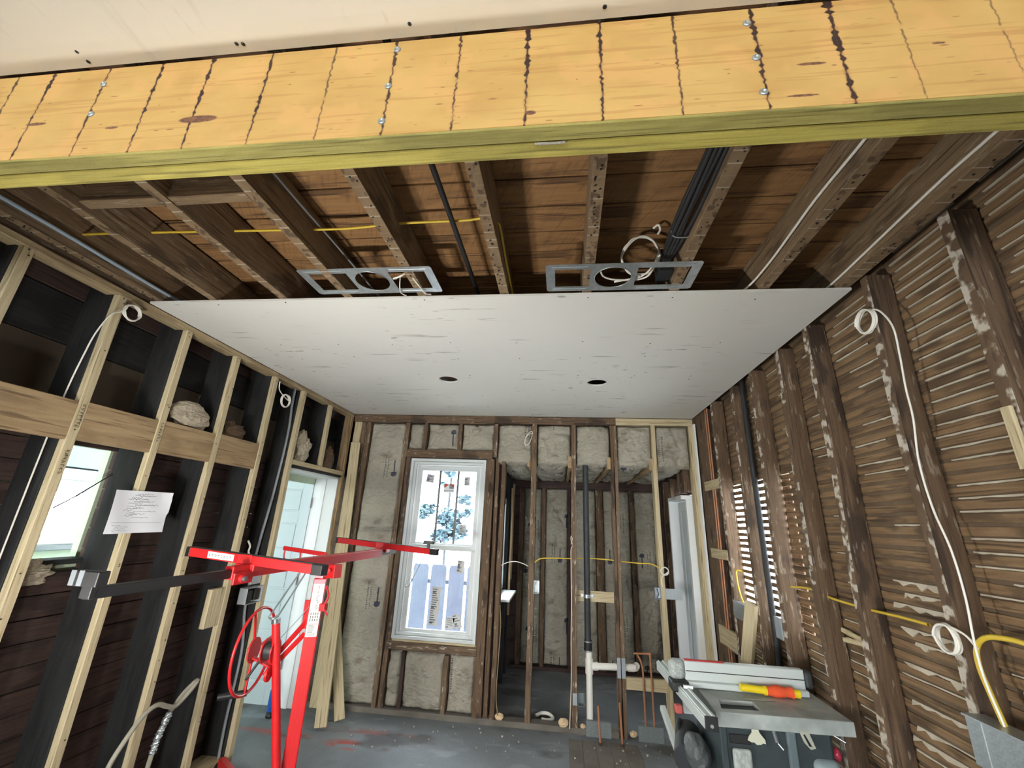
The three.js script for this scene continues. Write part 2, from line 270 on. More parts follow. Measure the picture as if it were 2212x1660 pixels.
// the near sheet, its long edge tapered
{
  const s = new THREE.Shape([[-3.4, 2.783], [0.60, 2.783], [0.657, 2.7855], [0.6595, 2.796], [-3.4, 2.796]].map((p) => new THREE.Vector2(...p)));
  const g = new THREE.ExtrudeGeometry(s, { depth: 4.6, bevelEnabled: false }); g.rotateY(Math.PI / 2); g.translate(-3.0, 0, 0);
  part(ceiling, 'drywall_panel', g, M.drywallNear);
}
const holes = [[-0.92, -3.172], [0.284, -3.237]];
for (const [za, zb, hs] of [[-1.865, -3.083, []], [-3.0845, -4.378, holes]]) {
  const s = new THREE.Shape([[-2.312, -za], [1.335, -za], [1.335, -zb], [-2.312, -zb]].map((p) => new THREE.Vector2(...p)));
  for (const [hx, hz] of hs) { const h = new THREE.Path(); h.absarc(hx, -hz, 0.077, 0, Math.PI * 2, true); s.holes.push(h); }
  const g = new THREE.ExtrudeGeometry(s, { depth: 0.012, bevelEnabled: false, curveSegments: 40 }); g.rotateX(-Math.PI / 2); g.translate(0, YC, 0);
  part(ceiling, 'drywall_panel', g, M.drywall);
}
{
  const d = [], head = (x, y, z, r) => { const g = new THREE.CylinderGeometry(r, r * 0.7, 0.002, 10); g.translate(x, y - 0.0006, z); d.push(g); };
  for (let i = 1; i < 9; i++) for (const z of [-1.91, -2.44, -2.69, -3.05, -3.12, -3.6, -4.0, -4.33]) if (rnd() > 0.12) head(JX[i] + R(-0.012, 0.012), YC, z + R(-0.03, 0.03), 0.0045);
  for (const p of [[-1.232, -0.618], [-1.229, -0.643], [-0.801, -0.635], [-0.785, -0.637], [-0.356, -0.629], [0.091, -0.633]]) head(p[0], YC + 0.001, p[1], 0.005);
  part(ceiling, 'screw_heads', merge(d), M.black, 'stuff');
}

// ---- left wall: pine strips on studs coloured dark grey, boarding behind, an opening and a door to the next room
const wallLeft = structure('wall_left');
const LS = [[-0.86, -0.90], [-1.293, -1.333], [-1.713, -1.758], [-2.14, -2.183], [-2.565, -2.61], [-2.998, -3.043], [-3.395, -3.443]];
for (const [b, a] of LS) { part(wallLeft, 'stud', lumber(XL - 0.036, XL, 0.042, 2.747, a, b, { warp: 0.003 }), M.pine); part(wallLeft, 'backing_stud', lumber(XL - 0.2, XL - 0.038, 0.04, 2.9, a - 0.004, b + 0.004, { warp: 0.003 }), M.darkGrey); }
part(wallLeft, 'stud', lumber(XL - 0.036, XL, 2.137, 2.747, -3.918, -3.872), M.pine);
part(wallLeft, 'backing_stud', lumber(XL - 0.2, XL - 0.038, 2.14, 2.9, -3.922, -3.868), M.darkGrey);
part(wallLeft, 'stud', lumber(XL - 0.086, XL, 0, 2.747, -4.375, -4.335), M.board);
for (const [b, a] of [[-0.5, -1.72], [-1.72, -3.02], [-3.02, -4.378]]) { part(wallLeft, 'top_plate', lumber(XL - 0.088, XL, 2.748, 2.782, a + 0.001, b, { warp: 0.001 }), M.pine2); part(wallLeft, 'top_plate', lumber(XL - 0.16, XL - 0.012, 2.783, 2.86, a + 0.001, b, { warp: 0.002 }), M.old); }
part(wallLeft, 'door_header', lumber(XL - 0.088, XL, 2.096, 2.136, -4.334, -3.444), M.pine);
part(wallLeft, 'sole_plate', lumber(XL - 0.2, XL, 0, 0.04, -3.44, -0.5), M.pine2);
[[-0.901, -1.292, 1.968, 2.155], [-1.334, -1.712, 1.976, 2.163], [-1.759, -2.139, 1.983, 2.17], [-2.184, -2.564, 1.99, 2.178], [-2.611, -2.997, 1.996, 2.188]].forEach(([b, a, y0, y1]) => part(wallLeft, 'blocking_board', lumber(XL - 0.04, XL - 0.003, y0, y1, a, b), M.board));
for (let y = 0.01; y < 2.1; y += 0.104) {
  const y1 = Math.min(y + 0.1, 2.1), mk = (a, b) => part(wallLeft, 'plank', lumber(-2.563 + R(-0.003, 0.003), -2.54, y, y1, a, b, { warp: 0.0015 }), M.sheath);
  if (y1 > 1.42 && y < 1.97) { mk(-3.44, -2.158); mk(-1.80, -0.5); } else mk(-3.44, -0.5);
}
part(wallLeft, 'plaster_panel', bx(-2.58, -2.565, 2.1, 2.47, -4.52, -0.5), M.taupe);
part(wallLeft, 'leak_board', lumber(-2.6, -2.345, 0, 2.096, -3.462, -3.446), M.darkGrey); part(wallLeft, 'leak_board', lumber(-2.6, -2.35, 2.098, 2.134, -4.4, -3.446), M.darkGrey);  // boards added to stop light leaking in between planks and far face
part(wallLeft, 'end_board', bx(-2.64, -2.36, 2.1, 3.0, -4.56, -4.5), M.darkGrey);
part(wallLeft, 'upper_board', lumber(-2.59, -2.56, 2.475, 2.72, -4.52, -0.5), M.darkGrey);
part(wallLeft, 'upper_board', lumber(-2.59, -2.55, 2.725, 2.98, -4.52, -0.5), M.sheath);
part(wallLeft, 'window_sill_board', lumber(-2.62, -2.50, 1.395, 1.42, -2.18, -1.78), M.darkGrey);
// the other face of the wall, in the next room
part(wallLeft, 'neighbour_face', bx(-2.64, -2.6, 1.99, 3.0, -4.5, 3.4), M.green); part(wallLeft, 'neighbour_face', bx(-2.64, -2.6, 0, 1.41, -3.44, 3.4), M.green);
part(wallLeft, 'neighbour_face', bx(-2.64, -2.6, 1.41, 1.99, -3.44, -2.17), M.green); part(wallLeft, 'neighbour_face', bx(-2.64, -2.6, 1.41, 1.99, -1.79, 3.4), M.green);
part(wallLeft, 'neighbour_face', bx(-2.64, -2.6, 0, 1.99, -4.5, -4.37), M.green);

// next room
const wallSide = structure('wall_neighbour');
for (const [y0, y1, z0, z1] of [[0, 1.33, -6, 0.9], [2.0, 3.0, -6, 0.9], [1.33, 2.0, -6, -3.86], [1.33, 2.0, -3.05, 0.9]]) part(wallSide, 'wall_panel', bx(-4.72, -4.6, y0, y1, z0, z1), y0 === 2.0 ? M.paleBlue : M.green);
part(wallSide, 'picture_rail', rb(-4.6, -4.585, 2.005, 2.02, -6, 0.9, 0.004), M.darkGrey);
part(wallSide, 'wall_panel', bx(-4.72, -2.6, 0, 3.0, -6.05, -5.95), M.green);
part(wallSide, 'ceiling_panel', bx(-4.72, -2.6, 2.62, 2.66, -6, 0.9), M.white);
for (const [x0, x1, y0, y1] of [[-4.72, -4.3, 0, 2.66], [-3.1, -2.6, 0, 2.66], [-4.3, -3.1, 0, 0.8], [-4.3, -3.1, 2.2, 2.66]]) part(wallSide, 'wall_panel', bx(x0, x1, y0, y1, 0.75, 0.85), M.green);
const win2 = structure('window_2');
part(win2, 'frame', merge([rb(-4.62, -4.57, 1.785, 1.90, -3.86, -3.05), rb(-4.62, -4.57, 1.33, 1.42, -3.87, -3.05), rb(-4.62, -4.57, 1.42, 1.785, -3.86, -3.80), rb(-4.62, -4.57, 1.42, 1.785, -3.10, -3.05)]), M.white);
part(win2, 'casing', merge([rb(-4.6, -4.56, 1.90, 1.93, -3.9, -3.0), rb(-4.6, -4.58, 1.84, 1.87, -3.87, -3.05)]), M.white);
part(win2, 'mullion', merge([rb(-4.61, -4.59, 1.42, 1.785, -3.685, -3.66), rb(-4.61, -4.59, 1.42, 1.785, -3.76, -3.75)]), M.white);
part(win2, 'sill', rb(-4.62, -4.5, 1.285, 1.33, -3.95, -3.0), M.greyMetal);
part(win2, 'pane', bx(-4.612, -4.608, 1.42, 1.785, -3.80, -3.10), M.pane);

// door_1: white panelled door standing open in the next room, with its frame
const doorFrame = structure('trim_1');
part(doorFrame, 'jamb', rb(-2.62, -2.35, 0, 2.07, -4.335, -4.318, 0.003), M.white);
part(doorFrame, 'stop', rb(-2.52, -2.47, 0, 2.07, -4.318, -4.304, 0.003), M.white);
part(doorFrame, 'head', rb(-2.62, -2.35, 2.052, 2.072, -4.335, -3.46, 0.003), M.white);
part(doorFrame, 'shim_board', lumber(-2.40, -2.33, 2.074, 2.094, -4.33, -3.45, { rough: 0.004 }), M.darkGrey);

const door1 = structure('door_1');
{
  const z = -4.305, x0 = -3.36, x1 = -2.60, t = 0.036;
  const rows = [0.13, 0.49, 0.86, 1.23, 1.6, 1.97];
  part(door1, 'stile', rb(x1 - 0.11, x1, 0.012, 2.045, z - t, z, 0.003), M.doorWhite); part(door1, 'stile', rb(x0, x0 + 0.11, 0.012, 2.045, z - t, z, 0.003), M.doorWhite);
  const rails = [[0.012, 0.19], [0.49, 0.60], [0.86, 0.97], [1.23, 1.34], [1.6, 1.71], [1.935, 2.045]];
  for (const [a, b] of rails) part(door1, 'rail', rb(x0 + 0.11, x1 - 0.11, a, b, z - t, z, 0.003), M.doorWhite);
  for (let i = 0; i < 5; i++) part(door1, 'panel', rb(x0 + 0.125, x1 - 0.125, rails[i][1] + 0.014, rails[i + 1][0] - 0.014, z - t + 0.008, z - 0.008, 0.006), M.doorWhite), part(door1, 'panel_bed', rb(x0 + 0.1, x1 - 0.1, rails[i][1] - 0.01, rails[i + 1][0] + 0.01, z - t + 0.014, z - 0.016, 0.002), M.doorWhite);
  for (const y of [0.3, 1.02, 1.75]) part(door1, 'hinge', merge([rod([x1 + 0.006, y, z + 0.004], [x1 + 0.006, y + 0.1, z + 0.004], 0.006), bx(x1 - 0.001, x1 + 0.001, y, y + 0.1, z - 0.03, z)]), M.greyMetal);
}

// ---- back wall
const wallBack = structure('wall_back');
// quilted paper-faced batt, local: centred, face towards +z
function batt(w, h, bulge, seed, wr = 0.009) {
  const nx = Math.max(8, Math.round(w / 0.012)), ny = Math.max(8, Math.round(h / 0.014)), g = new THREE.PlaneGeometry(w, h, nx, ny), p = g.attributes.position, uv = g.attributes.uv, ou = hash(seed, 1, 5) * 3, ov = hash(seed, 2, 5) * 3;
  for (let i = 0; i < p.count; i++) {
    const x = p.getX(i), y = p.getY(i), ex = 1 - Math.pow(Math.abs(x) / (w / 2), 4), ey = 1 - Math.pow(Math.abs(y) / (h / 2), 10);
    const fold = (v) => Math.pow(1 - 2 * Math.abs(v - 0.5), 5), n1 = fold(vn(x * 7 + y * 3.4 + 50, y * 4.5 - x * 2 + 50, 512, 512, seed)), n2 = fold(vn(x * 17 - y * 6 + 90, y * 11 + x * 4 + 90, 512, 512, seed + 3)), n3 = vn(x * 6 + 70, y * 7 + 70, 512, 512, seed + 5) - 0.5;
    p.setZ(i, bulge * (0.25 + 0.75 * ex) * (0.3 + 0.7 * ey) * (0.8 + 0.4 * vn(x * 3 + 20, y * 3 + 20, 64, 64, seed + 8)) - wr * 0.75 * n1 - wr * 0.4 * n2 + wr * 0.9 * n3 + (Math.abs(x) > w / 2 - 0.001 || Math.abs(y) > h / 2 - 0.001 ? -0.03 : 0));
    uv.setXY(i, x + ou, y + ov);
  }
  g.computeVertexNormals(); return g;
}
let battSeed = 500;
function wallBatt(parent, x0, x1, y0, y1, z, bulge = 0.03, wr) { const g = batt(x1 - x0, y1 - y0, bulge, battSeed += 7, wr); g.translate((x0 + x1) / 2, (y0 + y1) / 2, z); return part(parent, 'insulation_batt', g, M.kraft); }
part(wallBack, 'sheathing', bx(-2.4, -1.60, 0, 2.9, -4.52, -4.5), M.sheath); part(wallBack, 'sheathing', bx(-0.77, -0.62, 0, 2.9, -4.52, -4.5), M.sheath);
part(wallBack, 'sheathing', bx(-1.60, -0.77, 0, 0.6, -4.52, -4.5), M.sheath); part(wallBack, 'sheathing', bx(-1.60, -0.77, 2.31, 2.9, -4.52, -4.5), M.sheath); part(wallBack, 'sheathing', bx(-0.62, 1.5, 2.3, 2.98, -4.52, -4.5), M.sheath);
part(wallBack, 'top_plate', lumber(-2.31, -0.72, 2.697, 2.781, ZB - 0.1, ZB, { warp: 0.002, rough: 0.005 }), M.old);
part(wallBack, 'top_plate', lumber(-0.719, 0.566, 2.703, 2.781, ZB - 0.1, ZB - 0.002, { warp: 0.002, rough: 0.005 }), M.old);
part(wallBack, 'top_plate', lumber(0.568, 1.336, 2.745, 2.78, ZB - 0.1, ZB), M.pine); part(wallBack, 'top_plate', lumber(0.568, 1.336, 2.709, 2.743, ZB - 0.1, ZB + 0.001), M.pine);
part(wallBack, 'sole_plate', lumber(-2.2, 0.5, 0, 0.045, ZB - 0.1, ZB, { rough: 0.004 }), M.dust);
part(wallBack, 'sole_plate', lumber(0.93, 1.30, 0, 0.045, ZB - 0.1, ZB + 0.01), M.pine);
const bs = (x0, x1, y0, y1, mat, o = {}) => part(wallBack, 'stud', lumber(x0, x1, y0, y1, ZB - 0.1, ZB + (o.z ?? 0), { warp: 0.003, rough: 0.006, ...o }), mat);
bs(-2.295, -2.215, 0.0, 2.695, M.pine, { rough: 0 }); bs(-2.205, -2.165, 0.046, 2.695, M.oldPlaster, { z: -0.012 }); bs(-2.155, -2.105, 0.046, 2.695, M.oldRough, { z: -0.004 });
bs(-1.702, -1.662, 0.046, 2.695, M.oldPlaster); bs(-1.650, -1.602, 0.046, 2.40, M.oldRough, { z: -0.008 });
bs(-1.488, -1.452, 2.405, 2.695, M.old); bs(-1.10, -1.065, 2.405, 2.695, M.old); bs(-0.712, -0.672, 2.34, 2.695, M.oldPlaster);
part(wallBack, 'header', lumber(-1.66, -0.715, 2.318, 2.402, ZB - 0.1, ZB + 0.004, { rough: 0.005 }), M.old);
bs(-0.772, -0.690, 0.046, 2.316, M.oldRough, { z: 0.004 }); bs(-0.676, -0.640, 0.046, 2.34, M.old, { z: -0.03 });
bs(-0.614, -0.572, 0.046, 2.30, M.old, { z: 0.002 });
bs(-1.06, -1.022, 0.046, 0.50, M.oldPlaster); bs(-1.475, -1.445, 0.046, 0.50, M.sheath, { z: -0.03 });
part(wallBack, 'rough_sill', lumber(-1.62, -0.76, 0.515, 0.585, ZB - 0.1, ZB + 0.018, { rough: 0.012, warp: 0.002, ch: 0.008 }), M.oldPlaster);
part(wallBack, 'sill_shim', lumber(-1.58, -0.775, 0.587, 0.606, ZB - 0.1, ZB + 0.004), M.pine);
// alcove front studs
bs(-0.305, -0.252, 0.046, 2.70, M.oldPlaster); bs(0.106, 0.154, 0.046, 2.70, M.oldPlaster); bs(0.504, 0.534, 0.0, 2.70, M.old); bs(0.539, 0.572, 0.0, 2.70, M.oldPlaster, { z: -0.006 });
bs(0.922, 0.964, 0.046, 2.708, M.pine, { rough: 0.002, warp: 0.006 }); bs(1.292, 1.335, 0.0, 2.708, M.pine, { rough: 0.001 });
for (const [a, b] of [[-2.1, -1.705]]) wallBatt(wallBack, a, b, 0.05, 2.695, ZB - 0.035, 0.03, 0.012);
for (const [a, b, y0, y1, d] of [[-1.655, -1.49, 2.405, 2.695, 0.03], [-1.45, -1.102, 2.405, 2.695, 0.03], [-1.063, -0.714, 2.405, 2.695, 0.035], [-0.67, -0.307, 2.275, 2.70, 0.05], [-0.25, 0.104, 2.275, 2.70, 0.05], [0.156, 0.502, 2.275, 2.70, 0.05], [0.574, 0.92, 2.275, 2.705, 0.05], [0.966, 1.29, 2.275, 2.705, 0.05], [-1.60, -1.477, 0.05, 0.51, 0.03], [-1.443, -1.062, 0.05, 0.51, 0.03], [-1.02, -0.775, 0.05, 0.51, 0.03]]) wallBatt(wallBack, a, b, y0, y1, ZB - 0.045, d * 1.25, 0.034);
part(wallBack, 'corner_bead', rb(1.333, 1.347, 0, 2.72, ZB - 0.02, ZB + 0.05, 0.002), M.white);

// alcove behind the back wall
const alc = structure('wall_alcove');
const ZA = -5.97;
part(alc, 'back_sheathing', bx(-0.75, 1.4, 0, 2.6, ZA - 0.14, ZA - 0.12), M.sheath);
part(alc, 'roof_sheathing', bx(-0.75, 1.4, 2.45, 2.5, ZA - 0.1, ZB - 0.12), M.sheath);
part(alc, 'header', lumber(-0.62, 1.26, 2.165, 2.265, ZA - 0.1, ZA + 0.02, { rough: 0.006 }), M.sheath);
for (const [a, b, m] of [[-0.56, -0.50, M.oldRough], [-0.254, -0.205, M.old], [0.10, 0.13, M.sheath], [0.47, 0.56, M.oldRough], [0.915, 0.97, M.oldRough]]) part(alc, 'stud', lumber(a, b, 0.04, 2.165, ZA - 0.1, ZA, { warp: 0.004, rough: 0.008 }), m);
for (const [a, b] of [[-0.5, -0.256], [-0.203, 0.098], [0.132, 0.468], [0.562, 0.913], [0.972, 1.25]]) wallBatt(alc, a, b, 0.05, 2.165, ZA - 0.05, 0.06, 0.026);
part(alc, 'sole_plate', lumber(-0.62, 1.26, 0, 0.04, ZA - 0.1, ZA + 0.02), M.sheath);
for (const x of [-0.345, 0.072, 0.470, 0.884]) part(alc, 'ceiling_joist', lumber(x, x + 0.034, 2.25, 2.37, ZA + 0.02, ZB - 0.005, { warp: 0.003 }), M.board);
for (const [a, b] of [[-0.66, -0.348], [-0.308, 0.07], [0.108, 0.468], [0.506, 0.882], [0.92, 1.26]]) { const g = batt(b - a, 1.48, 0.06, battSeed += 7, 0.03); g.rotateX(Math.PI / 2); g.translate((a + b) / 2, 2.30, -5.22); part(alc, 'insulation_batt', g, M.kraft); }
// left side of the alcove, with a window; right side, with a door frame
for (const [y0, y1, z0, z1] of [[0, 0.98, -6.1, -4.5], [1.97, 2.6, -6.1, -4.5], [0.98, 1.97, -6.1, -5.28]]) part(alc, 'side_sheathing', bx(-0.76, -0.72, y0, y1, z0, z1), M.darkGrey);
for (const z of [-5.30, -5.62]) part(alc, 'stud', lumber(-0.72, -0.625, 0.04, 2.25, z - 0.02, z + 0.02, { rough: 0.005 }), M.darkGrey);
for (const [z, y0, y1] of [[-5.42, 1.06, 2.16], [-5.30, 0.7, 2.1]]) part(alc, 'furring_strip', lumber(-0.60, -0.575, y0, y1, z - 0.02, z + 0.012, { warp: 0.004 }), M.board);
for (const [y0, y1, z0, z1] of [[2.05, 2.6, -6.1, -4.5], [0, 2.05, -6.1, -5.10]]) part(alc, 'side_sheathing', bx(1.36, 1.40, y0, y1, z0, z1), M.sheath);
for (const z of [-5.14, -5.5]) part(alc, 'stud', lumber(1.25, 1.36, 0.04, 2.25, z - 0.02, z + 0.02, { rough: 0.006 }), M.oldRough);
for (const z of [-4.62, -4.85]) part(alc, 'stud', lumber(1.26, 1.36, 2.07, 2.45, z - 0.02, z + 0.02, { rough: 0.006 }), M.oldRough);
const win3 = structure('window_3');
part(win3, 'frame', merge([rb(-0.74, -0.655, 1.90, 1.97, -5.28, -4.52), rb(-0.74, -0.655, 0.98, 1.03, -5.28, -4.52), rb(-0.74, -0.655, 1.03, 1.90, -5.28, -5.23), rb(-0.74, -0.655, 1.03, 1.90, -4.57, -4.52)]), M.vinyl);
part(win3, 'meeting_rail', rb(-0.72, -0.68, 1.44, 1.48, -5.23, -4.57), M.vinyl);
part(win3, 'pane', bx(-0.702, -0.698, 1.03, 1.90, -5.23, -4.57), M.pane);
part(win3, 'sill', rb(-0.72, -0.50, 0.94, 0.965, -5.26, -4.6, 0.005), M.white);
const door2 = structure('door_2');
part(door2, 'jamb', merge([rb(1.205, 1.36, 0, 2.03, -5.09, -5.05, 0.004), rb(1.205, 1.36, 1.99, 2.03, -5.05, -4.55, 0.004), rb(1.24, 1.36, 0, 1.99, -4.55, -4.50, 0.004)]), M.white);
part(door2, 'leaf', merge([rb(1.30, 1.345, 0.01, 1.985, -5.045, -4.93, 0.004), rb(1.30, 1.345, 0.01, 0.25, -4.93, -4.56, 0.004), rb(1.30, 1.345, 1.88, 1.985, -4.93, -4.56, 0.004), rb(1.30, 1.345, 0.25, 1.88, -4.66, -4.56, 0.004)]), M.vinyl);
part(door2, 'infill_panel', rb(1.31, 1.335, 0.25, 1.88, -4.935, -4.655, 0.003), M.doorWhite);
part(door2, 'glazing_bead', merge([rb(1.292, 1.30, 0.25, 1.88, -4.93, -4.915, 0.002), rb(1.292, 1.30, 0.25, 1.88, -4.675, -4.66, 0.002)]), M.white);
part(door2, 'strike_plate', rb(1.297, 1.301, 1.76, 1.83, -4.64, -4.60, 0.001), M.oldRough);

// window_1: white vinyl double-hung window
const win1 = structure('window_1');
{
  const x0 = -1.589, x1 = -0.778, y0 = 0.608, y1 = 2.306, f = (a, b, c, d, z0, z1) => [rb(a, b, c, d, z0, z1, 0.003)];
  const ring = (x0, x1, y0, y1, w, z0, z1, wb = w) => merge([rb(x0, x0 + w, y0, y1, z0, z1, 0.003), rb(x1 - w, x1, y0, y1, z0, z1, 0.003), rb(x0 + w * 0.9, x1 - w * 0.9, y1 - w, y1, z0, z1, 0.003), rb(x0 + w * 0.9, x1 - w * 0.9, y0, y0 + wb, z0, z1, 0.003)]);
  part(win1, 'frame', ring(x0, x1, y0, y1, 0.028, -4.50, ZB + 0.006), M.vinyl);
  part(win1, 'jamb_liner', ring(x0 + 0.029, x1 - 0.029, y0 + 0.03, y1 - 0.03, 0.026, -4.50, -4.405), M.vinyl);
  part(win1, 'inner_stop', ring(x0 + 0.056, x1 - 0.056, y0 + 0.03, y1 - 0.057, 0.012, -4.50, -4.425), M.white);
  part(win1, 'upper_sash', ring(-1.525, -0.845, 1.42, 2.235, 0.045, -4.49, -4.465), M.vinyl);
  part(win1, 'lower_sash', ring(-1.525, -0.845, 0.635, 1.448, 0.045, -4.46, -4.435, 0.055), M.vinyl);
  part(win1, 'meeting_rail', rb(-1.525, -0.845, 1.40, 1.445, -4.462, -4.43, 0.004), M.vinyl);
  for (const x of [-1.283, -1.085]) part(win1, 'muntin', rb(x - 0.0115, x + 0.0115, 1.455, 2.2, -4.476, -4.468, 0.002), std({ color: 0x6f7476, roughness: 0.6 }));
  part(win1, 'pane', bx(-1.482, -0.888, 1.46, 2.195, -4.4795, -4.4765), M.pane); part(win1, 'pane', bx(-1.482, -0.888, 0.685, 1.405, -4.449, -4.446), M.pane);
  const r = rngOf(77);
  const sticker = (cx, cy, w, h, z, rot, draw) => { const t = canvasTex(128, Math.round(128 * h / w), draw), g = new THREE.BoxGeometry(w, h, 0.0008); g.rotateZ(rot); g.translate(cx, cy, z); part(win1, 'sticker', g, std({ map: t, roughness: 0.6 })); };
  const lines = (n, dark) => (g, w, h) => { g.fillStyle = '#c9c9c6'; g.fillRect(0, 0, w, h); g.fillStyle = dark; for (let i = 0; i < n; i++) { const y = h * (0.06 + 0.9 * i / n); g.fillRect(w * 0.08, y, w * (0.3 + 0.54 * r()), h * 0.35 / n); if (r() > 0.6) g.fillRect(w * 0.1, y, w * 0.3, h * 0.8 / n); } };
  const zu = -4.4745, zl = -4.4442;
  sticker(-1.392, 2.108, 0.085, 0.085, zu, -0.12, lines(5, '#6d6f86')); sticker(-0.988, 2.09, 0.06, 0.088, zu, 0, lines(7, '#5f6468')); sticker(-1.0, 1.61, 0.068, 0.08, zu, 0, lines(8, '#5c6064'));
  sticker(-1.178, 2.012, 0.115, 0.09, zu, 0, (g, w, h) => {
    g.fillStyle = '#eef1f2'; g.fillRect(0, 0, w, h); g.fillStyle = '#c8452c'; g.beginPath(); g.moveTo(w * 0.04, 0); g.lineTo(w * 0.5, 0); g.lineTo(w * 0.04, h * 0.52); g.fill();
    g.fillStyle = '#8a8f8c'; g.fillRect(w * 0.52, 0, w * 0.44, h * 0.55); g.fillStyle = '#c8452c'; g.beginPath(); g.moveTo(w * 0.56, 0); g.lineTo(w * 0.96, 0); g.lineTo(w * 0.96, h * 0.4); g.fill();
    g.fillStyle = '#22282c'; g.font = 'bold ' + Math.round(h * 0.2) + 'px sans-serif'; g.textAlign = 'center'; g.fillText('KAUFMANN', w / 2, h * 0.86, w * 0.96);
  });
  sticker(-0.985, 1.255, 0.072, 0.115, zl, -0.1, lines(8, '#55585a')); sticker(-1.21, 0.895, 0.088, 0.34, zl, -0.03, lines(16, '#4f565c')); sticker(-1.05, 0.755, 0.08, 0.10, zl, -0.12, lines(5, '#8a8d90')); sticker(-0.978, 0.775, 0.075, 0.12, zl, 0.28, lines(5, '#6c6f72'));
}

// ---- right wall: old studs, lath and plaster keys
const wallRight = structure('wall_right');
const RS = [[-0.9, -0.94], [-1.357, -1.401], [-1.777, -1.818], [-2.262, -2.303], [-2.601, -2.644], [-2.994, -3.037], [-3.346, -3.392], [-3.79, -3.835]];
RS.forEach(([b, a], i) => pair(wallRight, 'stud', XR + 0.003, XR + 0.098, 0.0, 2.80, a, b, { axis: 1, warp: 0.007, ch: 0.003, seed: 930 + i }, M.old, 'plastered_edge', [XR, XR + 0.003, 0, 2.8, a, b], M.plasterEdge));
part(wallRight, 'leak_post', lumber(1.338, 1.48, 0, 2.98, -4.52, -4.39, { axis: 1 }), M.old);  // post added to close a gap where sky light leaked in
part(wallRight, 'corner_board', lumber(XR + 0.02, XR + 0.098, 0, 2.8, -4.37, -4.05, { warp: 0.003 }), M.old);
part(wallRight, 'back_board', lumber(XR + 0.10, XR + 0.115, 0, 2.8, -4.40, -3.85, { axis: 1 }), M.old);
const lathGap = [];
{
  const r = rngOf(91), pitch = 0.0455; let n = 0;
  for (let y = 0.03; y < 2.86; y += pitch) {
    const cuts = [-0.2, ...[-1.38, -2.28, -3.015].map((z, k) => z + (k < 2 && Math.floor(n / 7) % 2 ? 0 : k < 2 ? -0.42 : 0)), -3.86];
    for (let i = 0; i + 1 < cuts.length; i++) part(wallRight, 'lath', lumber(1.442 + r() * 0.003, 1.449, y + r() * 0.002, y + (cuts[i] < -2.9 ? 0.026 : 0.0295) + r() * 0.004, cuts[i + 1] + 0.002, cuts[i] - 0.002, { warp: 0.0022, ch: 0.001, seg: 5 }), M.lath);
    lathGap.push(y + 0.0385); n++;
  }
}
// plaster behind the laths, broken away where daylight comes through
for (const [y0, y1, z0, z1] of [[-0.02, 1.13, -4.45, 3.4], [2.07, 3.0, -4.45, 3.4], [1.13, 2.07, -4.45, -3.94], [1.13, 2.07, -2.90, 3.4]]) part(wallRight, 'plaster_coat', bx(1.4495, 1.475, y0, y1, z0, z1), M.plasterBack);
part(wallRight, 'outer_lath_post', lumber(1.50, 1.56, 1.0, 2.2, -3.16, -3.02), M.oldRough);
{
  const r = rngOf(17), list = [];
  for (const y of lathGap) for (let b = 0; b + 1 < RS.length; b++) {
    const z0 = RS[b][1], z1 = RS[b + 1][0];
    if (y > 1.12 && y < 2.06 && z1 < -2.85) continue;
    const near = b <= 1 && y > 1.6; if (r() < (near ? 0.1 : y < 1.3 ? 0.25 : 0.55)) continue;
    const q0 = near || y < 1.2 ? 0.12 : 0.5, a = mix(z0, z1, r() * q0), e = mix(z1, z0, r() * q0), n = 10, pts = [];
    const big = y > 1.2 && y < 1.75 && b === 2 ? 0.022 : y < 1.1 && b >= 1 && b <= 2 ? 0.016 : 0.0;
    for (let i = 0; i <= n; i++) pts.push([mix(a, e, i / n), 0.004 + 0.004 * r() + (r() < 0.6 ? big * r() : 0)]);
    const pos = [], uv = [];
    for (let i = 0; i < n; i++) { const [za, ha] = pts[i], [zb2, hb] = pts[i + 1], x = 1.4405, q = (xx, yy, zz) => { pos.push(xx, yy, zz); uv.push(zz, yy); };
      const t = y + 0.0025, xa = x - (ha > 0.008 ? 0.006 : 0), xb = x - (hb > 0.008 ? 0.006 : 0);
      q(x, t, za); q(x, t, zb2); q(xb, t - hb, zb2); q(x, t, za); q(xb, t - hb, zb2); q(xa, t - ha, za);
      q(xa, t - ha, za); q(xb, t - hb, zb2); q(1.455, t - hb, zb2); q(xa, t - ha, za); q(1.455, t - hb, zb2); q(1.455, t - ha, za);
      q(x, t, zb2); q(x, t, za); q(1.455, t, za); q(x, t, zb2); q(1.455, t, za); q(1.455, t, zb2); }
    const g = new THREE.BufferGeometry(); g.setAttribute('position', new THREE.Float32BufferAttribute(pos, 3)); g.setAttribute('uv', new THREE.Float32BufferAttribute(uv, 2)); g.computeVertexNormals(); list.push(g);
  }
  part(wallRight, 'plaster_keys', merge(list), M.plaster, 'stuff');
}
// broken laths and a plaster gob on the wall
for (const [y, z0, z1, tilt] of [[1.238, -2.585, -2.46, 0.16], [1.208, -2.58, -2.45, -0.05]]) { const g = lumber(-0.006, 0.006, -0.011, 0.011, z0 - (z0 + z1) / 2, z1 - (z0 + z1) / 2, { rough: 0.006, seg: 5 }); g.rotateX(tilt); g.rotateY(0.12); g.translate(1.43, y, (z0 + z1) / 2); part(wallRight, 'splintered_lath', g, M.pine); }
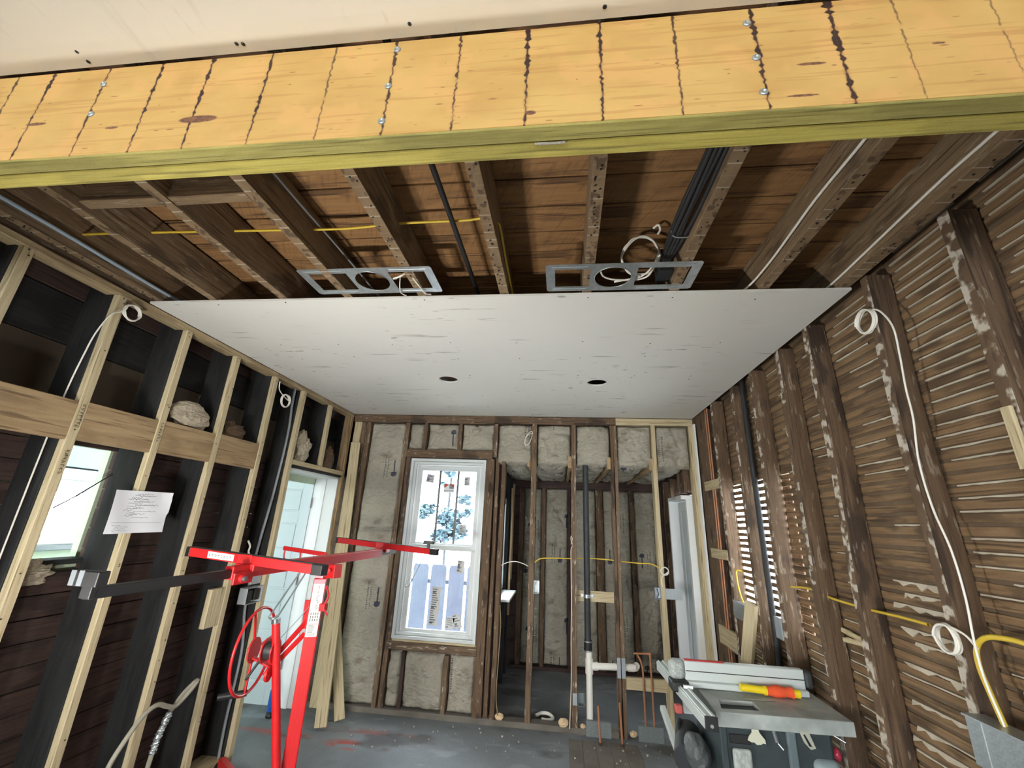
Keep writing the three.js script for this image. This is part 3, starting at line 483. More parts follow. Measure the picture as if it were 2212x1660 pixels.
// ---- rear of the room, behind the camera
const wallRear = structure('wall_rear');
for (const [x0, x1, y0, y1] of [[-2.64, -2.4, 0, 3], [-1.1, 0.1, 0, 3], [1.2, 1.6, 0, 3], [-2.4, -1.1, 0, 0.7], [-2.4, -1.1, 2.2, 3], [0.1, 1.2, 0, 0.7], [0.1, 1.2, 2.2, 3]]) part(wallRear, 'wall_panel', bx(x0, x1, y0, y1, 3.4, 3.5), M.drywallNear);
for (const [n, x0, x1] of [['window_4', -2.4, -1.1], ['window_5', 0.1, 1.2]]) {
  const w = structure(n); part(w, 'frame', merge([rb(x0, x0 + 0.06, 0.7, 2.2, 3.4, 3.48), rb(x1 - 0.06, x1, 0.7, 2.2, 3.4, 3.48), rb(x0 + 0.05, x1 - 0.05, 2.14, 2.2, 3.4, 3.48), rb(x0 + 0.05, x1 - 0.05, 0.7, 0.76, 3.4, 3.48), rb(x0 + 0.05, x1 - 0.05, 1.43, 1.47, 3.42, 3.46)]), M.white);
  part(w, 'pane', bx(x0 + 0.06, x1 - 0.06, 0.76, 2.14, 3.438, 3.442), M.pane);
}
part(wallLeft, 'plaster_face', bx(-2.34, -2.3, 0, 2.8, -0.5, 3.4), M.drywallNear);
part(wallRight, 'plaster_face', bx(1.44, 1.45, 0, 2.9, -0.2, 3.4), M.plasterBack);

// ---- outside: ground and fence
const ground = structure('ground');
part(ground, 'pavement', bx(-0.8, 14, -0.5, -0.4, -26, -6.15), std({ color: 0xd9dadb, roughness: 1 }));
part(ground, 'pavement', bx(-14, -0.8, -0.5, -0.4, -26, -4.56), std({ color: 0xd9dadb, roughness: 1 }));

// ================================================================ things
// ---- laminated beam across the room
{
  const t = thing('support_beam', 'two-ply laminated amber beam with green edge spanning the room under the ceiling', 'beam', [-0.48, 2.483, -0.7]);
  part(t, 'ply', lumber(-2.43, 1.45, 2.483, 2.782, -0.7035, -0.664, { ch: 0.003 }), M.edge);
  part(t, 'ply', lumber(-2.43, 1.45, 2.4845, 2.782, -0.748, -0.7065, { ch: 0.003 }), M.edgeYellow);
  const g = bx(-2.43, 1.45, 2.4865, 2.782, -0.664, -0.6625), p = g.attributes.position, uv = g.attributes.uv;
  for (let i = 0; i < p.count; i++) uv.setXY(i, (p.getX(i) + 2.44) / 3.9, (p.getY(i) - 2.483) / 0.3);
  const face = part(t, 'face_veneer', g, M.lvl);
  for (const [x, y] of [[-0.394, 2.754], [-0.4, 2.634], [-0.4, 2.526], [0.399, 2.63], [0.4, 2.532], [0.394, 2.736], [-1.182, 2.725], [-1.176, 2.62]]) {
    const l = new THREE.LatheGeometry([[0, 0.0015], [0.003, 0.001], [0.0035, 0.003], [0.0065, 0.0035], [0.0085, 0.002], [0.009, 0]].map((q) => new THREE.Vector2(...q)), 16); l.rotateX(Math.PI / 2); l.translate(x, y, -0.6625);
    part(face, 'screw', l, M.galv);
  }
  part(t, 'glue_bead', tube([[-0.06, 2.482, -0.706], [-0.03, 2.4805, -0.7055], [0.005, 2.482, -0.7065]], 0.003, { rs: 6 }), M.plaster);
}
// ---- galvanised plates for ceiling lights
function lightPlate(label, x0, x1, z0, z1, cx, mat) {
  const t = thing('light_mounting_plate', label, 'mounting plate', [(x0 + x1) / 2, 2.7945, (z0 + z1) / 2], 'galvanised light plates nailed under the joists');
  const zc = (z0 + z1) / 2, s = new THREE.Shape([[x0 + 0.01, -z1], [x1 - 0.01, -z1], [x1, -z1 + 0.01], [x1, -z0 - 0.01], [x1 - 0.01, -z0], [x0 + 0.01, -z0], [x0, -z0 - 0.01], [x0, -z1 + 0.01]].map((q) => new THREE.Vector2(...q)));
  const hole = (a, b) => { const h = new THREE.Path([[a, -z1 + 0.04], [b, -z1 + 0.04], [b, -z0 - 0.04], [a, -z0 - 0.04]].map((q) => new THREE.Vector2(...q))); s.holes.push(h); };
  hole(x0 + 0.042, cx - 0.105); hole(cx + 0.105, x1 - 0.042);
  const c = new THREE.Path(); c.absarc(cx, -zc, 0.083, 0, Math.PI * 2, true); s.holes.push(c);
  const g = new THREE.ExtrudeGeometry(s, { depth: 0.0012, bevelEnabled: false, curveSegments: 48 }); g.rotateX(-Math.PI / 2); g.translate(0, 2.7948, 0);
  const sheet = part(t, 'sheet', g, mat);
  for (const z of [z0 + 0.02, z1 - 0.02]) for (const [a, b] of [[x0 + 0.03, cx - 0.12], [cx + 0.12, x1 - 0.03]]) part(sheet, 'rib', rod([a, 2.7945, z], [b, 2.7945, z], 0.0028, 8), mat);
  const ring = new THREE.TorusGeometry(0.084, 0.0022, 6, 48); ring.rotateX(Math.PI / 2); ring.translate(cx, 2.7942, zc); part(sheet, 'rim', ring, mat);
  return t;
}
lightPlate('shiny galvanised light plate with round hole, left one under the joists', -1.268, -0.602, -1.829, -1.604, -0.928, M.galv);
lightPlate('dull galvanised light plate with coiled white cable above it, right one', -0.074, 0.61, -1.846, -1.622, 0.235, M.galv);

// ---- cables and pipes in the ceiling
function cable(name, label, cat, pts, r, mat, base) { const b = base ?? pts[0]; const t = thing(name, label, cat, b); part(t, 'sheath', tube(pts, r), mat); return t; }
cable('yellow_cable', 'yellow cable threaded sideways through the left ceiling joists', 'cable', [[-2.37, 2.895, -1.418], [-2.1, 2.90, -1.424], [-1.7, 2.896, -1.43], [-1.3, 2.9, -1.447], [-0.95, 2.897, -1.452], [-0.7, 2.90, -1.437], [-0.4, 2.9, -1.434], [-0.275, 2.897, -1.425], [-0.262, 2.875, -1.47], [-0.262, 2.86, -1.65], [-0.262, 2.85, -1.98]], 0.0055, M.cableYellow);
cable('black_conduit', 'black round conduit running between the middle joists', 'pipe', [[-0.46, 2.88, -0.7], [-0.458, 2.88, -1.3], [-0.455, 2.88, -2.6]], 0.0115, M.black);
cable('grey_cable', 'thin grey cable lying along the joist bay above the left light plate', 'cable', [[-1.17, 2.925, -0.7], [-1.15, 2.92, -1.2], [-1.128, 2.92, -1.7], [-1.12, 2.92, -2.2]].map(([x, y, z]) => [x + 0.055, y, z]), 0.005, M.cableGrey);
{
  const t = thing('black_cable_bundle', 'thick bundle of black cables strapped along a ceiling joist', 'cables', [0.49, 2.86, -1.3]);
  for (let i = 0; i < 7; i++) { const dx = (i % 4) * 0.016 - 0.03, dy = Math.floor(i / 4) * 0.02; part(t, 'cable', tube([[0.498 + dx, 2.84 + dy + R(-0.004, 0.004), -0.72], [0.495 + dx, 2.838 + dy, -1.05 - R(0, 0.1)], [0.487 + dx * 1.1 + R(-0.008, 0.008), 2.842 + dy, -1.35], [0.480 + dx * 0.9, 2.85 + dy, -1.6], [0.480 + dx * 0.5, 2.87 + dy * 0.4, -1.722]], 0.0088), M.cableBlack); }
  part(t, 'cable_tie', tube([[0.452, 2.835, -1.5], [0.478, 2.826, -1.5], [0.515, 2.832, -1.5], [0.515, 2.875, -1.5], [0.478, 2.885, -1.5], [0.45, 2.872, -1.5]], 0.003, { closed: true }), M.cableGrey);
}
{ const t = thing('junction_box', 'dark metal junction box where the black ceiling cables end', 'electrical box', [0.48, 2.83, -1.79]); part(t, 'body', rb(0.45, 0.515, 2.83, 2.95, -1.84, -1.745, 0.004), M.iron); part(t, 'connector', rod([0.48, 2.87, -1.746], [0.48, 2.87, -1.73], 0.016, 12), M.black); }
cable('white_cable', 'white cable stapled along the second joist from the right wall', 'cable', [[0.917, 2.852, -0.7], [0.918, 2.85, -1.1], [0.921, 2.862, -1.35], [0.919, 2.85, -1.52], [0.918, 2.84, -1.72], [0.90, 2.83, -1.9], [0.85, 2.83, -2.05]], 0.0055, M.cableWhite);
cable('white_cable', 'white cable stapled along the last joist beside the right wall', 'cable', [[1.262, 2.84, -0.7], [1.262, 2.838, -1.05], [1.262, 2.842, -1.25], [1.262, 2.83, -1.6], [1.262, 2.822, -1.85], [1.255, 2.82, -2.1]], 0.0055, M.cableWhite);
cable('grey_conduit', 'pale blue-grey cable along the last joist above the left wall', 'cable', [[-2.236, 2.842, -0.7], [-2.236, 2.845, -1.1], [-2.237, 2.848, -1.33], [-2.236, 2.845, -1.6], [-2.238, 2.846, -2.2]], 0.009, std({ color: 0x9fb2c2, roughness: 0.45 }));
function coil(cx, cy, cz, r, turns, tilt, seed) { const rr = rngOf(seed), p = [], q = new THREE.Quaternion().setFromEuler(new THREE.Euler(...tilt)); for (let i = 0; i <= turns * 12; i++) { const a = i / 12 * Math.PI * 2, k = r * (0.9 + 0.2 * rr() * (i % 12 ? 0.6 : 1)), v = new THREE.Vector3(Math.cos(a) * k, Math.sin(a) * k, (i / (turns * 12) - 0.5) * 0.02).applyQuaternion(q); p.push([cx + v.x, cy + v.y, cz + v.z]); } return p; }
{
  const t = thing('cable_coil', 'loose coil of white cable hanging over the right light plate', 'cable coil', [0.38, 2.80, -1.66]);
  part(t, 'loops', tube(coil(0.36, 2.882, -1.70, 0.088, 2.8, [0.75, 0.1, 0], 5), 0.0042, { seg: 150 }), M.cableWhite);
  part(t, 'tail', tube([[0.43, 2.87, -1.66], [0.4, 2.82, -1.77], [0.28, 2.812, -1.785], [0.2, 2.815, -1.76], [0.17, 2.82, -1.69]], 0.0045), M.cableWhite);
  part(t, 'tail', tube([[0.43, 2.84, -1.63], [0.38, 2.815, -1.75], [0.25, 2.812, -1.80]], 0.0045), M.cableWhite);
  part(t, 'hooked_end', tube([[0.40, 2.955, -1.60], [0.42, 2.96, -1.585], [0.43, 2.945, -1.60], [0.42, 2.93, -1.61]], 0.0055), M.cableWhite);
}
{
  const t = thing('stray_wire', 'short stripped white wires poking through the left light plate', 'wire', [-0.8, 2.79, -1.72]);
  part(t, 'strand', tube([[-0.81, 2.81, -1.72], [-0.81, 2.79, -1.69], [-0.77, 2.788, -1.67], [-0.74, 2.81, -1.67]], 0.005), M.cableWhite);
  part(t, 'strand', tube([[-0.80, 2.83, -1.74], [-0.805, 2.79, -1.76], [-0.815, 2.782, -1.81], [-0.80, 2.785, -1.845]], 0.003), M.cableWhite);
  part(t, 'strand', tube([[-0.72, 2.80, -1.70], [-0.70, 2.785, -1.77], [-0.69, 2.782, -1.82], [-0.675, 2.797, -1.855]], 0.004), M.cableWhite);
}

{
  const r = rngOf(55), l = [], nail = (x, y, z, ax) => { const g = new THREE.CylinderGeometry(0.0035, 0.0035, 0.002, 8); if (ax === 'x') g.rotateZ(Math.PI / 2); g.translate(x, y, z); l.push(g); };
  for (const [b, a] of LS) for (let i = 0; i < 9; i++) nail(XL + 0.003, 0.3 + 2.4 * r(), (a + b) / 2 + (r() - 0.5) * 0.022, 'x');
  for (const [b, a] of LS) for (const y of [2.71, 2.735]) nail(XL + 0.003, y, (a + b) / 2 + (r() - 0.5) * 0.02, 'x');
  part(wallLeft, 'nail_heads', merge(l), M.oldRough, 'stuff'); const n1 = l.length; l.length = 0;
  for (const x of JX) for (let i = 0; i < 26; i++) nail(x + (r() - 0.5) * 0.03, 2.7965, -0.8 - 1.1 * r(), 'y');
  part(ceiling, 'nail_heads', merge(l), M.black, 'stuff');
}
// ---- left wall: wires, scraps, box, paper, rope
part(wallLeft, 'nailing_block', lumber(XL - 0.038, XL - 0.002, 0.945, 1.18, -2.995, -2.872), M.pine);
cable('white_wire_drop', 'white wire with coiled end hanging from the second left stud', 'wire', [...coil(-2.298, 2.678, -1.785, 0.044, 3.5, [0, Math.PI / 2, 0], 9), [-2.296, 2.66, -1.735], [-2.296, 2.63, -1.698], [-2.31, 2.516, -1.668], [-2.33, 2.377, -1.665], [-2.37, 2.17, -1.68], [-2.38, 1.9, -1.685], [-2.385, 1.2, -1.69], [-2.385, 0.3, -1.69]], 0.0036, M.cableWhite);
cable('white_wire_coil', 'small coil of white wire under the plate beside the door', 'wire', [[-2.31, 2.72, -3.05], [-2.305, 2.652, -3.06], ...coil(-2.30, 2.585, -3.155, 0.055, 3.2, [0, Math.PI / 2, 0.3], 13)], 0.0042, M.cableWhite);
cable('grey_conduit', 'grey flexible conduit climbing the stud bay beside the door', 'pipe', [[-2.366, 2.757, -3.34], [-2.366, 2.6, -3.345], [-2.366, 2.384, -3.37], [-2.372, 1.868, -3.36], [-2.40, 1.35, -3.345], [-2.40, 1.0, -3.35], [-2.366, 0.71, -3.37], [-2.366, 0.25, -3.36], [-2.366, 0.0, -3.37]], 0.0105, M.cableGrey, [-2.366, 0, -3.37]);
function lump(cx, cy, cz, sx, sy, sz, seed, amp = 0.35) {
  const g = new THREE.IcosahedronGeometry(1, 5), p = g.attributes.position;
  for (let i = 0; i < p.count; i++) { const x = p.getX(i), y = p.getY(i), z = p.getZ(i), k = 1 + amp * (vn(x * 2.2 + 20, y * 4 + z * 2 + 20, 64, 64, seed) - 0.5) * 2 + amp * 0.6 * (vn(x * 5 + 30, y * 9 + z * 5 + 30, 128, 128, seed + 1) - 0.5); p.setXYZ(i, cx + x * k * sx, cy + Math.max(-0.8, y * k) * sy, cz + z * k * sz); }
  g.computeVertexNormals(); return g;
}
const scrap = (label, g, m) => { g.computeBoundingBox(); const b = g.boundingBox, c = b.getCenter(new THREE.Vector3()); const t = thing('insulation_scrap', label, 'insulation', [c.x, b.min.y, c.z], 'insulation scraps left in the left wall'); part(t, 'fibre', g, m); };
M.fiberBrown = std({ map: texture(128, 128, (u, v) => mixc([120, 96, 72], [74, 58, 44], fbm(u, v, 8, 14, 135, 4)), 0.3, 0.3), bumpMap: bumpRough, bumpScale: 0.01, roughness: 1 });
scrap('pale layered insulation scrap on the wide board, largest in the left wall', lump(-2.372, 2.255, -2.37, 0.055, 0.085, 0.14, 3), M.fiber);
scrap('brown insulation scrap peeping over the wide board', lump(-2.38, 2.235, -2.76, 0.05, 0.07, 0.10, 6), M.fiberBrown);
scrap('pale crumpled insulation standing on the door header', lump(-2.372, 2.25, -3.62, 0.05, 0.14, 0.10, 9), M.fiber);
scrap('brown insulation tuft on the door header in the corner', lump(-2.38, 2.24, -4.07, 0.05, 0.13, 0.085, 12), M.fiberBrown);
scrap('grey insulation tuft low in the first stud bay under the opening', lump(-2.46, 1.37, -1.86, 0.05, 0.06, 0.10, 15), M.fiber);
{
  const t = thing('paper_notice', 'white sheet of handwritten notes stapled to a stud', 'paper', [-2.313, 1.555, -2.18]);
  const g = new THREE.PlaneGeometry(0.325, 0.22, 16, 10), p = g.attributes.position;
  for (let i = 0; i < p.count; i++) { const x = p.getX(i), y = p.getY(i); p.setZ(i, 0.004 + 0.02 * Math.max(0, x / 0.16) ** 2 * (y > 0 ? 1 : 0.5) + 0.004 * Math.sin(x * 30 + y * 14)); if (x > 0.12 && y > 0.07) p.setXY(i, x - 0.004, y); }
  g.rotateY(Math.PI / 2); g.rotateX(0.02); g.translate(-2.312, 1.662, -2.182); g.computeVertexNormals();
  const tx = canvasTex(512, 346, (c, w, h) => {
    const r = rngOf(41); c.fillStyle = '#dcdce0'; c.fillRect(0, 0, w, h); c.strokeStyle = '#55565c'; c.lineWidth = 2;
    const scr = (x, y, l) => { c.beginPath(); c.moveTo(x, y); for (let i = 0; i < l / 7; i++) c.lineTo(x + i * 7 + r() * 5, y + (r() - 0.5) * 11); c.stroke(); };
    for (let i = 0; i < 14; i++) scr(90 + r() * 120, 26 + i * 15, 60 + r() * 170); for (let i = 0; i < 7; i++) scr(150 + r() * 60, 40 + i * 26, 150 * r() + 60);
    c.lineWidth = 1.5; c.beginPath(); c.moveTo(30, 258); c.lineTo(480, 262); c.stroke(); for (let i = 0; i < 4; i++) scr(40 + r() * 60, 280 + i * 14, 80 + r() * 140);
  });
  part(t, 'sheet', g, std({ map: tx, roughness: 0.9 }));
}
function scribble(parent, g, w, h, seed) {
  const al = canvasTex(128, 512, (c) => { const r = rngOf(seed); c.fillStyle = '#000'; c.fillRect(0, 0, 128, 512); c.strokeStyle = '#fff'; c.lineWidth = 5; for (let k = 0; k < 7; k++) { c.beginPath(); let x = 64, y = 30 + k * 66; c.moveTo(x, y); for (let i = 0; i < 9; i++) c.lineTo(x + (r() - 0.5) * 80, y + (r() - 0.3) * 55); c.stroke(); } });
  al.colorSpace = THREE.NoColorSpace; part(parent, 'pencil_note', g, std({ color: 0x4a423a, alphaMap: al, transparent: true }));
}
for (const [z, y, s] of [[-1.736, 2.09, 3], [-1.736, 1.87, 5], [-2.162, 2.1, 8]]) { const g = new THREE.PlaneGeometry(0.034, 0.13); g.rotateY(Math.PI / 2); g.translate(XL + 0.0035, y, z); scribble(wallLeft, g, 0, 0, s); }
function openBox(t, x0, x1, y0, y1, z0, z1, face, mat, wall = 0.003) {   // metal box open on one side ('x+','z+','x-')
  const s = [];
  if (face !== 'x+') s.push(bx(x1 - wall, x1, y0, y1, z0, z1)); if (face !== 'x-') s.push(bx(x0, x0 + wall, y0, y1, z0, z1));
  if (face !== 'z+') s.push(bx(x0, x1, y0, y1, z1 - wall, z1)); s.push(bx(x0, x1, y0, y1, z0, z0 + wall)); s.push(bx(x0, x1, y0, y0 + wall, z0, z1)); s.push(bx(x0, x1, y1 - wall, y1, z0, z1));
  return part(t, 'body', merge(s), mat);
}
{
  const t = thing('electrical_box', 'two-gang metal switch box on the stud left of the door', 'electrical box', [-2.34, 1.02, -3.28]);
  const b = openBox(t, -2.38, -2.312, 1.03, 1.145, -3.39, -3.22, 'x+', M.galvLight);
  part(b, 'switch', merge([rb(-2.362, -2.318, 1.05, 1.125, -3.29, -3.245, 0.004), rb(-2.362, -2.318, 1.05, 1.125, -3.365, -3.315, 0.004)]), M.black);
  part(t, 'bracket', rb(-2.35, -2.34, 1.16, 1.28, -3.385, -3.27, 0.003), M.galvLight);
  part(t, 'cable_clip', tube([[-2.34, 1.48, -3.14], [-2.33, 1.44, -3.16], [-2.34, 1.40, -3.17], [-2.33, 1.35, -3.2], [-2.34, 1.28, -3.27]], 0.007), M.cableWhite);
}
{
  const t = thing('armoured_cable', 'stiff grey cable bent in a loop before the left wall, one end wrapped in foil', 'cable', [-2.12, 0, -2.3]);
  M.armour = std({ color: 0x8f8b7c, roughness: 0.6 }); part(t, 'loop', tube([[-2.10, 0.0, -2.20], [-2.09, 0.28, -2.16], [-2.08, 0.53, -2.195], [-2.07, 0.62, -2.235], [-2.07, 0.70, -2.31], [-2.066, 0.72, -2.37], [-2.066, 0.69, -2.44], [-2.066, 0.672, -2.49], [-2.066, 0.70, -2.55], [-2.066, 0.75, -2.61], [-2.085, 0.75, -2.63], [-2.10, 0.71, -2.58], [-2.09, 0.66, -2.51], [-2.075, 0.65, -2.475]], 0.0115, { seg: 120, rs: 9 }), M.armour);
  const foil = tube([[-2.075, 0.65, -2.475], [-2.08, 0.60, -2.462], [-2.085, 0.55, -2.45], [-2.09, 0.48, -2.445]], 0.014, { seg: 40, rs: 8 }), p = foil.attributes.position; for (let i = 0; i < p.count; i++) p.setXYZ(i, p.getX(i) + (hash(i % 9, i >> 3, 3) - 0.5) * 0.012, p.getY(i), p.getZ(i) + (hash(i % 9, i >> 3, 4) - 0.5) * 0.012); foil.computeVertexNormals();
  part(t, 'foil_wrap', foil, M.galv);
  part(t, 'lower_end', tube([[-2.09, 0.48, -2.445], [-2.1, 0.3, -2.44], [-2.1, 0.0, -2.43]], 0.012), M.armour);
}
cable('black_wire', 'thin black wire sticking across the opening to the next room', 'wire', [[-2.5, 1.86, -2.14], [-2.5, 1.79, -2.06], [-2.5, 1.72, -1.98], [-2.5, 1.665, -1.905]], 0.003, M.cableBlack);
// ---- lumber leaning in the corner and at the right wall
function leaning(label, pts, w, d, mat, up) { const t = thing('leaning_board', label, 'board', pts[0]); const l = V(pts[0]).distanceTo(V(pts[1])), g = lumber(-w / 2, w / 2, -d / 2, d / 2, -l / 2, l / 2, { axis: 2, ch: 0.002 }); const m = new THREE.Matrix4().lookAt(V(pts[0]), V(pts[1]), V(up)); g.applyMatrix4(m); const c = V(pts[0]).add(V(pts[1])).multiplyScalar(0.5); g.translate(c.x, c.y, c.z); part(t, 'plank', g, mat); return t; }
leaning('long pale pine board leaning into the corner by the door', [[-1.965, 0.02, -4.0], [-2.225, 2.45, -4.335]], 0.095, 0.036, M.pine, [0.3, 0, 1]);
leaning('short pale pine board leaning against the insulation', [[-1.885, 0.015, -4.17], [-2.19, 0.98, -4.33]], 0.085, 0.022, M.pine, [0.35, 0, 1]);
leaning('pale pine board leaning on the lath wall behind the saw', [[1.20, 0.02, -3.72], [1.30, 1.235, -3.36]], 0.085, 0.03, M.pine, [-1, 0, 0.5]);
// ---- blue canister in the doorway
{
  const t = thing('spray_can', 'blue can with a dark base standing on the floor by the open door', 'can', [-2.505, 0, -4.13]);
  const lathe = (pts) => { const g = new THREE.LatheGeometry(pts.map((q) => new THREE.Vector2(...q)), 24); g.translate(-2.505, 0, -4.13); return g; };
  part(t, 'body', lathe([[0.034, 0.045], [0.036, 0.05], [0.036, 0.19], [0.03, 0.205], [0.014, 0.215]]), std({ color: 0x2455a8, roughness: 0.4 }));
  part(t, 'base', lathe([[0, 0], [0.037, 0.001], [0.038, 0.01], [0.036, 0.046], [0, 0.046]]), M.black);
  part(t, 'valve', lathe([[0.014, 0.214], [0.015, 0.25], [0.011, 0.255], [0.012, 0.30], [0.006, 0.31], [0, 0.31]]), std({ color: 0x8d7a52, roughness: 0.5 }));
}
// ---- plumbing in the back wall
{
  const z = ZB - 0.05, t = thing('drain_stack', 'black iron vent pipe joining a white plastic drain in the back wall', 'pipe', [0.26, 0.05, z]);
  part(t, 'iron_pipe', rod([0.253, 0.69, z], [0.25, 2.55, z], 0.029, 18), M.iron);
  part(t, 'vent_cap', merge([rod([0.25, 2.55, z], [0.25, 2.60, z - 0.005], 0.024, 18), rod([0.25, 2.535, z], [0.25, 2.555, z], 0.033, 18)]), M.iron);
  part(t, 'coupling', merge([rod([0.254, 0.615, z], [0.254, 0.705, z], 0.036, 20), rod([0.254, 0.625, z], [0.254, 0.633, z], 0.038, 20)]), M.black);
  for (const y of [0.69, 0.618]) part(t, 'clamp_band', rod([0.254, y, z], [0.254, y + 0.009, z], 0.0375, 20), M.galv);
  part(t, 'plastic_pipe', merge([rod([0.262, 0.05, z], [0.262, 0.62, z], 0.0285, 18), rod([0.262, 0.44, z], [0.262, 0.56, z], 0.035, 18)]), M.pvc);
  part(t, 'branch_pipe', merge([rod([0.262, 0.50, z], [0.67, 0.515, z], 0.0275, 18), rod([0.285, 0.501, z], [0.34, 0.503, z], 0.034, 18), rod([0.60, 0.512, z], [0.655, 0.514, z], 0.032, 18)]), M.pvc);
  part(t, 'elbow', tube([[0.64, 0.514, z], [0.665, 0.517, z], [0.672, 0.53, z + 0.012], [0.672, 0.535, z + 0.02]], 0.031, { rs: 14 }), M.pvc);
  part(t, 'strap', merge([rod([0.25, 1.052, z], [0.25, 1.082, z], 0.0315, 18), rb(0.195, 0.31, 1.055, 1.08, ZB - 0.078, ZB - 0.074, 0.001)]), M.galv);
}
part(wallBack, 'blocking', lumber(0.156, 0.503, 1.016, 1.108, ZB - 0.1, ZB - 0.08), M.pine);
part(wallBack, 'blocking', lumber(0.574, 0.931, 0.352, 0.445, ZB - 0.06, ZB - 0.02), M.pine);
for (const [a, b] of [[0.502, 0.533], [0.540, 0.574]]) part(wallBack, 'nail_plate', rb(a, b, 0.44, 0.596, ZB + 0.004, ZB + 0.007, 0.001), M.galv);
{
  const t = thing('copper_pipe', 'pair of copper water pipes joined by a top crossbar in the back wall', 'pipe', [0.76, 0.1, ZB]), z = ZB + 0.004;
  part(t, 'riser', tube([[0.725, 0.1, z], [0.722, 0.3, z], [0.718, 0.54, z], [0.70, 0.60, z - 0.005], [0.68, 0.625, z - 0.02]], 0.0085, { rs: 9 }), M.copper);
  part(t, 'riser', rod([0.795, 0.1, z], [0.79, 0.645, z], 0.0085, 9), M.copper);
  part(t, 'crossbar', rod([0.65, 0.638, z - 0.004], [0.795, 0.645, z], 0.0085, 9), M.copper);
  part(t, 'fitting', merge([rod([0.79, 0.625, z], [0.79, 0.655, z], 0.011, 10), rod([0.76, 0.643, z], [0.798, 0.645, z], 0.011, 10)]), M.copper);
}
for (const [x, y, z, l] of [[0.331, 0.30, -4.231, 'left'], [0.51, 0.33, -4.247, 'right']]) { const t = thing('pipe_stub', `thin rusty copper stub rising from the floor boards, ${l} of the two`, 'pipe', [x, 0, z], 'copper stubs in the floor'); part(t, 'tube', rod([x, 0, z], [x - 0.012, y - 0.03, z - 0.01], 0.0085, 10), M.copper); part(t, 'collar', rod([x, 0.002, z], [x, 0.02, z], 0.016, 12), M.oldRough); }
for (const [x0, x1, l] of [[0.225, 0.437, 'grey metal guard plate on the floor in front of the white drain'], [0.66, 0.866, 'grey metal guard plate on the floor in front of the copper pipes']]) { const t = thing('guard_plate', l, 'metal plate', [(x0 + x1) / 2, 0, ZB + 0.02], 'guard plates on the sole plate'); part(t, 'sheet', rb(x0, x1, 0, 0.112, ZB + 0.014, ZB + 0.017, 0.001), M.greyMetal); part(t, 'flange', rb(x0, x1, 0.109, 0.112, ZB - 0.015, ZB + 0.016, 0.001), M.greyMetal); }
// ---- boxes on the back wall
{
  let t = thing('electrical_box', 'grey metal box with side bracket on the pale stud', 'electrical box', [0.90, 1.08, ZB]);
  const b = openBox(t, 0.865, 0.921, 1.085, 1.18, ZB - 0.06, ZB + 0.006, 'z+', M.galv); part(t, 'bracket', rb(0.966, 1.11, 1.085, 1.175, ZB - 0.03, ZB - 0.027, 0.001), M.galv); part(b, 'wire', tube([[0.89, 1.17, ZB - 0.03], [0.895, 1.13, ZB], [0.89, 1.10, ZB - 0.02]], 0.004), M.cableBlack);
  t = thing('electrical_box', 'small open outlet box on the stud left of the black pipe', 'electrical box', [-0.225, 1.07, ZB]);
  const b2 = openBox(t, -0.25, -0.198, 1.07, 1.18, ZB - 0.06, ZB + 0.004, 'z+', M.galv); part(b2, 'wire', tube([[-0.22, 1.17, ZB - 0.04], [-0.235, 1.13, ZB - 0.004], [-0.215, 1.10, ZB - 0.004], [-0.22, 1.08, ZB - 0.03]], 0.004), M.cableWhite);
  t = thing('electrical_box', 'low outlet box with grey device beside the white drain pipe', 'electrical box', [0.17, 0.2, ZB]);
  openBox(t, 0.158, 0.212, 0.205, 0.305, ZB - 0.06, ZB + 0.002, 'z+', M.greyMetal); part(t, 'device', merge([rb(0.112, 0.152, 0.21, 0.30, ZB + 0.004, ZB + 0.012, 0.002), rod([0.132, 0.255, ZB + 0.012], [0.132, 0.255, ZB + 0.015], 0.008)]), M.galv);
}
// ---- cables in the back wall
const zc = ZB - 0.035;
cable('yellow_cable', 'yellow cable strung level through the studs of the back wall', 'cable', [[-0.25, 1.335, zc], [-0.2, 1.37, zc], [-0.1, 1.382, zc], [0.1, 1.388, zc], [0.25, 1.395, zc - 0.05], [0.45, 1.395, zc], [0.6, 1.385, zc], [0.75, 1.378, zc], [0.85, 1.378, zc], [0.9, 1.36, zc], [0.94, 1.335, ZB + 0.006]], 0.0055, M.cableYellow);
cable('white_wire', 'white wire with twisted end stapled down a stud of the back wall', 'wire', [[0.10, 1.52, ZB + 0.01], [0.115, 1.57, ZB + 0.015], [0.095, 1.60, ZB + 0.012], [0.105, 1.54, ZB + 0.008], [0.125, 1.51, ZB + 0.01], [0.108, 1.50, ZB + 0.008], [0.102, 1.3, ZB + 0.008], [0.104, 1.0, ZB + 0.008], [0.10, 0.7, ZB + 0.008], [0.101, 0.4, ZB + 0.008], [0.09, 0.13, ZB + 0.008], [0.085, 0.04, ZB + 0.008]], 0.0042, std({ color: 0xd9c3ae, roughness: 0.6 }));
cable('white_wire_coil', 'thin loop of white wire high on the back wall insulation', 'wire', [[-0.30, 2.60, ZB + 0.01], [-0.34, 2.585, ZB + 0.02], [-0.375, 2.53, ZB + 0.02], [-0.37, 2.47, ZB + 0.02], [-0.335, 2.49, ZB + 0.02], [-0.308, 2.56, ZB + 0.012], [-0.305, 2.62, ZB + 0.01], [-0.34, 2.60, ZB + 0.018], [-0.372, 2.55, ZB + 0.02]], 0.0035, M.cableWhite);
cable('white_wire_coil', 'small white wire coil hung on the pale stud above its box', 'wire', [[0.93, 1.19, ZB + 0.008], [0.935, 1.27, ZB + 0.008], ...coil(0.962, 1.325, ZB + 0.012, 0.034, 2.4, [0, 0, 0], 21)], 0.0048, M.cableWhite);
